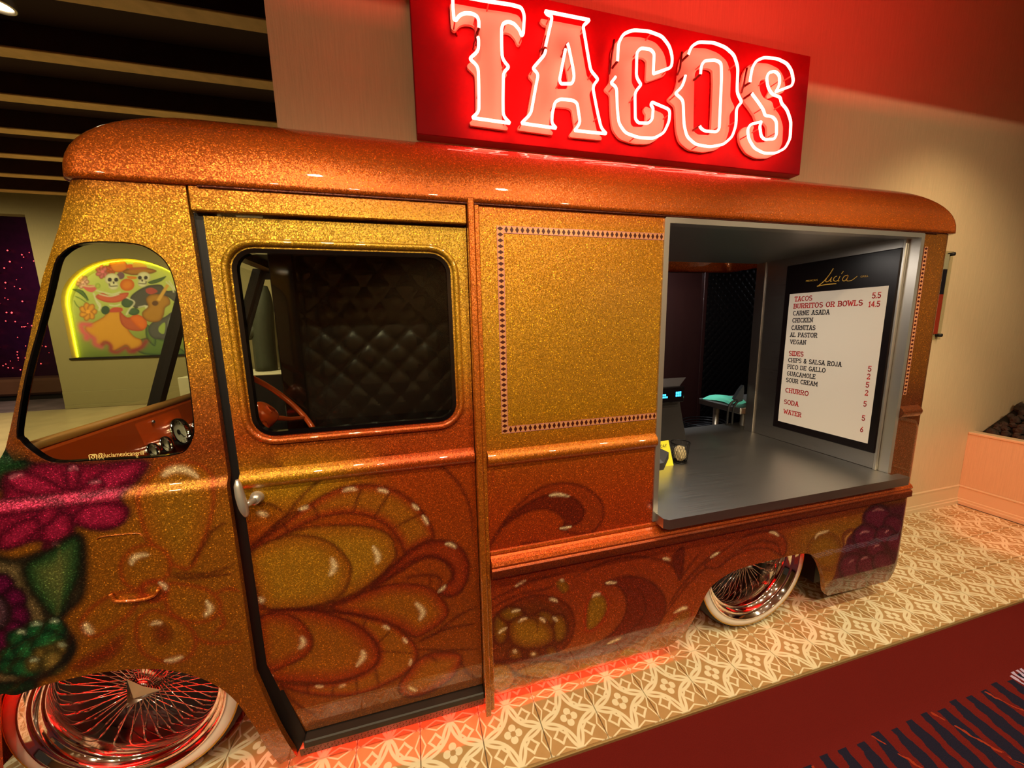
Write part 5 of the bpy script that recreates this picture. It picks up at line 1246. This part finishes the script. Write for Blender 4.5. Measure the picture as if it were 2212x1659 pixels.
# mesh pencil cup with a crumpled paper bag
kc = onZ(1472, 1002, CZ); kx, ky = kc[0] + 0.012, kc[1] + 0.03
cup = empty('mesh_cup', (kx, ky, CZ), 'black wire mesh cup on the counter holding crumpled paper', 'cup')
M['mesh'] = mat('black_wire', (30, 28, 28), 0.35, 0.6)
cm = MB(); rb, rt, ch = 0.036, 0.048, 0.105
for k in range(20):
    a = 2 * PI * k / 20
    for s in (0.9, -0.9): cm.tube([(kx + (rb + (rt - rb) * t) * math.cos(a + s * t), ky + (rb + (rt - rb) * t) * math.sin(a + s * t), CZ + 0.003 + ch * t) for t in np.linspace(0, 1, 5)], 0.0009, 4)
cm.build('mesh_wall', M['mesh'], cup)
for r_, z_ in ((rb, 0.004), (rt, ch + 0.003)): MB().tube([(kx + r_ * math.cos(a), ky + r_ * math.sin(a), CZ + z_) for a in np.linspace(0, 2*PI, 25)[:-1]], 0.0028, 6, closed=True).build('rim_ring', M['mesh'], cup)
MB().lathe([(0, 0.002), (rb, 0.002)], (kx, ky, CZ), 'Z', 20).build('base', M['mesh'], cup)
pg = MB(); g_ = np.random.default_rng(3); n1, n2 = 12, 8; vs = []
for j in range(n2 + 1):
    a = PI * j / n2
    for i in range(n1):
        t = 2*PI*i/n1; s = 0.027 + 0.009 * g_.random(); vs.append((kx + s*math.sin(a)*math.cos(t), ky + s*math.sin(a)*math.sin(t), CZ + 0.048 + 1.35*s*math.cos(a)))
pg.add(vs, [(j*n1+i, (j+1)*n1+i, (j+1)*n1+(i+1) % n1, j*n1+(i+1) % n1) for j in range(n2) for i in range(n1)])
tag(pg.build('crumpled_paper', mat('kraft_paper', (196, 176, 132), 0.7)), 'crumpled tan paper stuffed in the wire cup', 'paper')
# card reader on its post at the frame
cr = empty('card_reader', (1.03, 0.22, CZ), 'black card reader on a short post just inside the hatch frame', 'card reader')
q0 = onY(1447, 1000, 0.18)
MB().add([(0.96, 0.12, 0.90), (1.02, 0.12, 0.90), (q0[0] + 0.0, 0.19, 0.915), (1.02, 0.28, 0.955), (0.96, 0.28, 0.955), (0.96, 0.12, 0.868), (1.02, 0.12, 0.868), (q0[0], 0.19, 0.885), (1.02, 0.28, 0.925), (0.96, 0.28, 0.925)],
         [(0,1,2,3,4),(9,8,7,6,5),(0,5,6,1),(1,6,7,2),(2,7,8,3),(3,8,9,4),(4,9,5,0)]).build('reader_body', mat('charcoal_plastic', (58, 55, 54), 0.35), cr)
kb = MB()
for i in range(2):
    for j in range(4): kb.bbox((0.985 + i * 0.022, 0.15 + j * 0.026, 0.912 + j * 0.009), (1.000 + i * 0.022, 0.166 + j * 0.026, 0.917 + j * 0.009), 0.001)
kb.build('keypad', M['black_gloss'], cr)
MB().lathe([(0.0, 0.0), (0.045, 0.0), (0.045, 0.02), (0.030, 0.03), (0.030, 0.15), (0.0, 0.15)], (0.992, 0.19, CZ), 'Z', 20).build('post', M['black'], cr)
# prep table with towel and a backpack-like stool behind the steel wall
tbx = empty('prep_table', (2.50, 1.10, 0), 'stainless prep table standing in the dark kitchen', 'table')
MB().bbox((2.165, 0.82, 0.855), (2.95, 1.215, 0.90), 0.006).build('tabletop', M['steel_x'], tbx)
for x, y in ((2.28, 0.90), (2.28, 1.15), (2.88, 0.90), (2.88, 1.15)): MB().tube([(x, y, 0.0), (x, y, 0.86)], 0.022, 10).build('leg', M['alu'], tbx)
tw = []; n1, n2 = 14, 10
g_ = np.random.default_rng(5); ta, tb_ = onZ(1533, 853, 0.92), onZ(1590, 868, 0.92)
tx0, ty0 = 2.18, 0.93
for j in range(n2 + 1):
    for i in range(n1 + 1):
        u, v = i / n1, j / n2; h = 0.903 + 0.030 * (1 - abs(2*u - 1) ** 4) * (1 - abs(2*v - 1) ** 4) + 0.006 * math.sin(9*u + 4*v)
        tw.append((tx0 + 0.16 * u + 0.015 * math.sin(5 * v), ty0 + 0.26 * v + 0.01 * math.sin(6 * u), h))
N_ = n1 + 1
tag(MB().add(tw, [(j*N_+i, j*N_+i+1, (j+1)*N_+i+1, (j+1)*N_+i) for j in range(n2) for i in range(n1)], True).build('folded_towel', mat('mint_terry_towel', (96, 208, 178), 0.9, bump=0.4, nscale=200)), 'mint green towel folded on the prep table', 'towel')
ch = empty('stool', (2.21, 0.76, 0), 'black curved-frame stool leaning beside the prep table', 'stool')
for dy in (0.0, 0.045):
    MB().tube(spline([onY(1570 + dy * 240, 918, 0.80 + dy * 0.3), onY(1573 + dy * 240, 885, 0.80 + dy * 0.3), onY(1580 + dy * 240, 870, 0.80 + dy * 0.3), onY(1592 + dy * 240, 864, 0.80 + dy * 0.3)], False, 5), 0.007, 8).build('frame_tube', M['black'], ch)
sp_ = [onY(*p, 0.81) for p in ((1586, 862), (1594, 868), (1604, 862), (1606, 845), (1606, 832), (1598, 842))]
MB().prism([(p[0], p[2]) for p in sp_], 'XZ', 0.805, 0.83).build('back_pad', mat('slate_vinyl', (44, 48, 54), 0.4), ch)
cb = empty('wire_basket', (2.55, 1.62, 0.55), 'dark wire basket coil low beside the prep table', 'basket')
bc = onZ(1520, 905, 0.62)
MB().box((bc[0] - 0.30, bc[1] - 0.25, 0.0), (bc[0] + 0.30, bc[1] + 0.25, 0.50)).build('crate', M['black'], cb)
for k in range(5): MB().tube([(bc[0] + (0.15 + 0.01 * k) * math.cos(a), bc[1] + (0.12 + 0.01 * k) * math.sin(a), 0.51 + 0.022 * k) for a in np.linspace(0, 2*PI, 21)[:-1]], 0.006, 5, closed=True).build('wire_ring', M['mesh'], cb)
# -------- slab-serif stroke lettering for the menu
def arc(cx, cy, rx, ry, a0, a1, n=8): return [(cx + rx * math.cos(math.radians(a0 + (a1 - a0) * k / n)), cy + ry * math.sin(math.radians(a0 + (a1 - a0) * k / n))) for k in range(n + 1)]
GL = {
 'A': ([[(0.08,0),(0.35,1)], [(0.35,1),(0.62,0)], [(0.17,0.35),(0.53,0.35)]], 0.70), 'B': ([[(0.1,0),(0.1,1)], [(0.02,1),(0.36,1)] + arc(0.36,0.76,0.2,0.24,90,-90) + [(0.1,0.52)], [(0.36,0.52)] + arc(0.38,0.26,0.22,0.26,90,-90) + [(0.02,0)]], 0.66),
 'C': ([arc(0.38,0.5,0.3,0.5,50,310,14)], 0.68), 'D': ([[(0.1,0),(0.1,1)], [(0.02,1),(0.32,1)] + arc(0.32,0.5,0.3,0.5,90,-90,12) + [(0.02,0)]], 0.70), 'E': ([[(0.1,0),(0.1,1)], [(0.02,1),(0.55,1),(0.55,0.86)], [(0.1,0.52),(0.44,0.52)], [(0.02,0),(0.57,0),(0.57,0.15)]], 0.64),
 'G': ([arc(0.38,0.5,0.3,0.5,50,340,14) + [(0.66,0.45),(0.45,0.45)]], 0.72), 'H': ([[(0.1,0),(0.1,1)], [(0.58,0),(0.58,1)], [(0.1,0.5),(0.58,0.5)]], 0.70), 'I': ([[(0.14,0),(0.14,1)]], 0.30), 'J': ([[(0.4,1)] + arc(0.22,0.24,0.18,0.24,0,-170,8)], 0.54),
 'K': ([[(0.1,0),(0.1,1)], [(0.56,1),(0.1,0.42)], [(0.26,0.62),(0.58,0)]], 0.68), 'L': ([[(0.1,1),(0.1,0)], [(0.02,0),(0.52,0),(0.52,0.18)]], 0.60), 'M': ([[(0.1,0),(0.1,1),(0.42,0.35),(0.74,1),(0.74,0)]], 0.86), 'N': ([[(0.1,0),(0.1,1),(0.58,0),(0.58,1)]], 0.70),
 'O': ([arc(0.38,0.5,0.31,0.5,0,360,18)], 0.76), 'P': ([[(0.1,0),(0.1,1)], [(0.02,1),(0.34,1)] + arc(0.36,0.74,0.22,0.26,90,-90) + [(0.1,0.48)]], 0.64), 'R': ([[(0.1,0),(0.1,1)], [(0.02,1),(0.34,1)] + arc(0.36,0.74,0.22,0.26,90,-90) + [(0.1,0.48)], [(0.32,0.48),(0.58,0)]], 0.68),
 'S': ([arc(0.32,0.75,0.24,0.25,35,250,9) + arc(0.32,0.25,0.26,0.26,80,-145,9)], 0.62), 'T': ([[(0.02,0.85),(0.02,1),(0.60,1),(0.60,0.85)], [(0.31,1),(0.31,0)]], 0.62), 'U': ([[(0.1,1),(0.1,0.3)] + arc(0.34,0.28,0.24,0.28,180,360,8) + [(0.58,1)]], 0.70), 'V': ([[(0.06,1),(0.34,0),(0.62,1)]], 0.68), 'W': ([[(0.04,1),(0.24,0),(0.45,0.8),(0.66,0),(0.86,1)]], 0.92),
 '&': ([[(0.62,0),(0.18,0.68)] + arc(0.32,0.82,0.16,0.18,170,-20,7) + [(0.14,0.38)] + arc(0.3,0.22,0.22,0.22,150,330,8) + [(0.6,0.5)]], 0.70), '1': ([[(0.06,0.8),(0.22,1),(0.22,0)]], 0.42), '2': ([arc(0.3,0.74,0.24,0.26,160,-20,8) + [(0.04,0),(0.56,0),(0.56,0.14)]], 0.62), '4': ([[(0.44,0),(0.44,1),(0.04,0.3),(0.58,0.3)]], 0.64),
 '5': ([[(0.54,1),(0.12,1),(0.10,0.56)] + arc(0.3,0.30,0.26,0.30,110,-150,10)], 0.62), '6': ([[(0.46,0.98),(0.16,0.6)] + arc(0.32,0.28,0.25,0.28,160,-200,14)], 0.64), '.': ([[(0.08,0.0),(0.08,0.06)]], 0.20), ' ': ([], 0.38)}
def slab_text(s, cap, weight=0.165, track=0.10):
    """strokes -> list of quads in (u, v); returns quads, width"""
    q = []; x = 0.0; w = weight * cap / 2
    def seg(a, b, ext=True):
        a, b = np.array(a), np.array(b); t = b - a; L = np.linalg.norm(t)
        if L < 1e-9: return
        t = t / L; n = np.array([-t[1], t[0]]) * w; e = t * w * (0.9 if ext else 0); q.append([a - e + n, a - e - n, b + e - n, b + e + n])
    for chh in s:
        st, adv = GL[chh]
        for line in st:
            P = [((x + p[0]) * cap, p[1] * cap) for p in line]
            for a, b in zip(P, P[1:]): seg(a, b)
            if chh not in 'COSGT.2561&J4':
                for e, o_ in ((line[0], line[1]), (line[-1], line[-2])):
                    if e[1] in (0, 1) and abs(e[1] - o_[1]) > 0.3: seg(((x + e[0] - 0.11) * cap, e[1] * cap), ((x + e[0] + 0.11) * cap, e[1] * cap))
            if chh in 'T1':
                e = line[-1]
                if e[1] == 0: seg(((x + e[0] - 0.13) * cap, 0), ((x + e[0] + 0.13) * cap, 0))
        x += adv + track
    return q, x * cap
def place_slab(s, cap, name, origin, right, up, m, parent, width=None):
    q, w = slab_text(s, cap); k = width / w if width else 1.0; r = np.array(right, float); u = np.array(up, float); o_ = np.array(origin); mb = MB()
    for j, quad in enumerate(q): mb.add([o_ + r * p[0] * k + u * p[1] for p in quad], [(0, 1, 2, 3)])
    return mb.build(name, m, parent)
# -------- menu board on the stainless hatch wall
XM = 2.170
menu = empty('menu_board', (2.18, 0.315, 0.835), 'black-framed lit menu board with red and black price list on the steel wall', 'menu board')
MB().bbox((XM, 0.045, 0.836), (2.190, 0.586, 1.810), 0.004).build('frame', mat('matte_black_panel', (20, 12, 13), 0.28), menu)
MB().box((XM - 0.0015, 0.077, 0.879), (XM, 0.551, 1.645)).build('screen', mat('lit_cream_sheet', (226, 214, 196), 0.35, emit=0.10, emit_rgb=(236, 220, 200)), menu)
M['mred'] = mat('red_menu_print', (206, 44, 36), 0.5, emit=0.10); M['mblk'] = mat('black_menu_print', (28, 24, 26), 0.5); M['mgold'] = mat('gold_menu_script', (214, 164, 60), 0.5, emit=0.12)
XT = XM - 0.0022; RV, UV = (0, -1, 0), (0, 0, 1)
kz_ = 360 / 1298
def zm(x, y): return onX(1640 + x * kz_, 540 + y * kz_, XT)
LINES = [('TACOS',275,400,413,1),('BURRITOS OR BOWLS',267,455,805,1),('CARNE ASADA',262,508,549,0),('CHICKEN',257,563,420,0),('CARNITAS',250,620,439,0),('AL PASTOR',240,675,454,0),('VEGAN',240,730,367,0),('SIDES',230,820,347,1),('CHIPS & SALSA ROJA',225,870,648,0),('PICO DE GALLO',219,922,522,0),('GUACAMOLE',215,975,443,0),('SOUR CREAM',208,1025,460,0),('CHURRO',203,1105,390,1),('SODA',193,1195,310,1),('WATER',190,1270,333,1),
         ('5.5',878,375,950,1),('14.5',850,443,942,1),('5',845,943,876,1),('2',838,1003,866,1),('5',828,1067,858,1),('2',822,1130,850,1),('5',810,1215,838,1),('5',797,1325,826,1),('6',785,1413,811,1)]
for s, x, y, xe, red in LINES:
    p = zm(x, y); pe = zm(xe, y); cap = 0.0245 if red else 0.0225
    place_slab(s, cap, 'menu_line', (XT, p[1], p[2]), RV, UV, M['mred'] if red else M['mblk'], menu, abs(p[1] - pe[1]))
mb = MB()
for pts, w in (([(578,143),(548,190),(512,235),(482,262),(458,281)], 0.0045), ([(450,283),(520,269),(600,262)], 0.0045), ([(528,215),(517,240),(527,248),(548,236),(566,210)], 0.0035), ([(564,212),(554,244),(566,242)], 0.0035), ([(606,203),(588,212),(578,234),(596,244),(612,236)], 0.0035), ([(630,204),(614,240),(624,240)], 0.0035), ([(640,186),(656,165)], 0.0035), ([(690,196),(664,204),(648,230),(662,242),(684,222),(694,198)], 0.0035), ([(694,198),(682,238),(716,238),(744,220),(764,204)], 0.0030)):
    P = [zm(*p) for p in spline(pts, False, 4)]
    for a, b in zip(P, P[1:]):
        t = np.array([a[1]-b[1], b[2]-a[2]]); t /= np.linalg.norm(t) + 1e-9; nn = np.array([0, t[1], t[0]]) * w * 0.5
        a2 = np.array([XT, a[1], a[2]]); b2 = np.array([XT, b[1], b[2]]); mb.add([a2 + nn, a2 - nn, b2 - nn, b2 + nn], [(0,1,2,3)])
mb.build('logo_script', M['mgold'], menu)
for s, x, y, xe in (('MEXICAN',362,249,452), ('GRILL',787,215,848)):
    p = zm(x, y); pe = zm(xe, y); place_text(s, 0.013, 'logo_word', (XT, p[1], p[2]), RV, UV, M['mgold'], menu, abs(p[1] - pe[1]))
# -------- handle lettering on the quarter glass
M['gold_print'] = mat('pale_gold_vinyl', (236, 204, 120), 0.5, emit=0.12)  # faint glow added to the vinyl to brighten the lettering
gy = 0.0092
pa, pb = onY(120 + 632 * 0.14467, 780 + 1446 * 0.14467, gy), onY(120 + 1320 * 0.14467, 780 + 1398 * 0.14467, gy)
place_text('@luciamexicangrill', 0.0175, 'glass_lettering', pa, (pb - pa), (0, 0, 1), M['gold_print'], fp, np.linalg.norm(pb - pa))
i0 = onY(120 + 560 * 0.14467, 780 + 1432 * 0.14467, gy); sq = rrect(i0[0] - 0.0078, i0[2] - 0.0068, i0[0] + 0.0078, i0[2] + 0.0068, 0.003, 4)
ic = MB().tube([(x, gy, z) for x, z in sq], 0.0011, 5, closed=True).tube([(i0[0] + 0.0036 * math.cos(a), gy, i0[2] + 0.0036 * math.sin(a)) for a in np.linspace(0, 2*PI, 17)[:-1]], 0.0010, 5, closed=True)
ic.lathe([(0, -0.001), (0.0011, -0.001)], (i0[0] + 0.0048, gy, i0[2] + 0.0042), 'Y', 8); ic.build('camera_icon', M['gold_print'], fp)

# ================================================================ NEON SIGN
SY = 0.560                       # front of the sign cabinet
sign = empty('neon_sign', (1.12, 0.60, 2.30), 'red sign cabinet with TACOS in white-hot red neon over pale western letters', 'sign')
sx0, sx1, sz0, sz1 = 0.078, 2.171, 2.300, 2.895
M['sign_red'] = mat('red_sign_paint', (150, 3, 22), 0.6, noise=0.12, nscale=5, spec=0.25)
MB().bbox((sx0, SY, sz0), (sx1, WY, sz1), 0.003).build('cabinet', M['sign_red'], sign)
M['letter'] = mat('cream_letter_paint', (236, 206, 180), 0.45)
M['neon'] = mat('red_neon_tube', (255, 140, 110), 0.3, emit=30.0, emit_rgb=(255, 72, 62))
M['tube_off'] = mat('blacked_out_tube', (70, 10, 10), 0.3)
M['clip'] = mat('clear_tube_support', (206, 90, 80), 0.3)
TY = SY - 0.068                  # plane of the neon tubes
s_ = lambda x, y: tuple(onY(860 + x * 0.41591, y * 0.41591, TY)[[0, 2]])
LET = {
 'T': dict(o=[(283,-28),(285,40),(290,100),(300,106),(318,80),(345,68),(385,70),(412,86),(420,112),(420,140),(414,190),(418,205),(418,262),(372,305),(415,345),(418,400),(420,500),(420,580),(385,612),(582,640),(546,602),(545,520),(547,378),(575,348),(541,305),(538,250),(537,150),(545,122),(570,112),(602,122),(630,155),(641,186),(650,176),(656,80),(642,40),(590,25),(450,4)], h=[], cut=[18]),
 'A': dict(o=[(762,58),(775,76),(797,82),(798,100),(766,240),(768,258),(760,285),(700,355),(728,385),(715,450),(690,590),(640,640),(822,666),(798,640),(800,590),(815,530),(840,515),(905,520),(930,535),(946,640),(916,678),(1082,695),(1055,665),(1035,580),(1010,450),(1038,412),(1025,395),(1000,365),(985,280),(970,190),(960,135),(980,118),(994,104)], h=[[(878,222),(885,240),(908,350),(915,400),(905,435),(845,435),(838,415),(868,262)]], cut=[]),
 'C': dict(o=[(1325,384),(1420,350),(1425,300),(1410,240),(1370,188),(1300,162),(1220,156),(1170,176),(1145,222),(1140,310),(1135,395),(1105,430),(1135,455),(1138,560),(1146,640),(1180,690),(1250,715),(1330,718),(1380,690),(1408,630),(1412,570),(1318,530),(1312,545),(1325,562),(1320,620),(1300,640),(1247,638),(1232,618),(1230,480),(1262,440),(1237,400),(1240,272),(1260,250),(1310,256),(1330,277)], h=[], cut=[]),
 'O': dict(o=[(1505,290),(1522,242),(1560,218),(1640,222),(1700,246),(1745,286),(1765,350),(1760,480),(1784,530),(1757,562),(1755,650),(1735,710),(1690,750),(1620,763),(1545,750),(1500,710),(1485,650),(1480,520),(1440,485),(1475,450),(1492,400)], h=[[(1570,392),(1575,340),(1592,315),(1650,312),(1678,328),(1680,400),(1668,668),(1655,685),(1592,681),(1565,660)]], cut=[]),
 'S': dict(o=[(1960,478),(2045,445),(2053,420),(2045,370),(2020,330),(1970,305),(1900,298),(1860,316),(1840,350),(1827,420),(1832,480),(1870,530),(1898,572),(1905,600),(1945,606),(1965,630),(1965,700),(1954,722),(1902,725),(1885,706),(1878,655),(1887,632),(1830,646),(1815,672),(1820,720),(1850,770),(1900,796),(1960,796),(2010,770),(2036,720),(2040,630),(2020,570),(1990,535),(1985,505),(1942,490),(1920,452),(1914,402),(1926,376),(1958,370),(1980,390),(1982,440)], h=[], cut=[])}
def smooth_poly(P):
    # rounds gentle bends, keeps the spurs sharp
    P = np.array(P); n = len(P); out = []
    for i in range(n):
        a, b, c = P[i-1], P[i], P[(i+1) % n]; u = (b - a) / (np.linalg.norm(b - a) + 1e-9); v = (c - b) / (np.linalg.norm(c - b) + 1e-9)
        d = min(0.018, 0.42 * np.linalg.norm(b - a), 0.42 * np.linalg.norm(c - b))
        if u @ v < 0.15: d = min(d, 0.006)
        p, q = b - u * d, b + v * d
        for t in (0, 0.33, 0.67, 1): out.append(tuple((1-t)**2 * p + 2*t*(1-t) * b + t*t * q))
    return out
ROTL = {'T': 10, 'A': 5, 'C': 10, 'O': 0, 'S': 10}
for ch, L in LET.items():
    L['o'] = L['o'][ROTL[ch]:] + L['o'][:ROTL[ch]]
    o2 = smooth_poly([s_(*p) for p in L['o']]); hs = [smooth_poly([s_(*p) for p in h]) for h in L['h']]
    lt = MB().prism(offset(o2, 0.006), 'XZ', SY - 0.020, SY - 0.008, holes=[offset(h, -0.006) for h in hs]).build('letter', M['letter'], sign); lt['label'] = 'cream western letter ' + ch
    back = MB()
    c_ = np.mean(o2, 0)
    for k in range(0, len(o2), max(1, len(o2) // 6)):
        p = np.array(o2[k]) * 0.9 + c_ * 0.1; back.tube([(p[0], SY, p[1]), (p[0], SY - 0.012, p[1])], 0.005, 6)
    back.build('standoff', M['sign_red'], lt)
    def neon(P): 
        P3 = [(x, TY, z) for x, z in P]
        # the tube is broken once, its ends turned back into the cabinet
        P3 = P3[2:-1]
        a, b = np.array(P3[0]), np.array(P3[-1]); back_ = np.array([0, 0.045, 0])
        MB().tube(P3, 0.0062, 10).build('neon_tube', M['neon'], lt)
        for e in (a, b): MB().tube([e, e + back_ * 0.25, e + back_], 0.0058, 8).build('tube_end', M['tube_off'], lt)
        for k in range(6, len(P3) - 6, 16):
            p = np.array(P3[k]); MB().tube([p + (0, 0.006, 0), (p[0], SY - 0.019, p[2])], 0.003, 6).build('tube_support', M['clip'], lt)
    neon(o2)
    for h in hs: neon(h)
    # dark return leads at the upper left of each letter
    lead = {'T': [(408,60),(405,190),(395,240)], 'A': [(775,170),(760,235),(745,250)], 'C': [(1135,190),(1118,300),(1108,370)], 'O': [(1490,255),(1480,340),(1465,375)], 'S': [(1830,340),(1815,420),(1800,470)]}[ch]
    MB().tube([(x, TY + 0.02, z) for x, z in [s_(*p) for p in lead]], 0.005, 6).build('return_lead', M['tube_off'], lt)
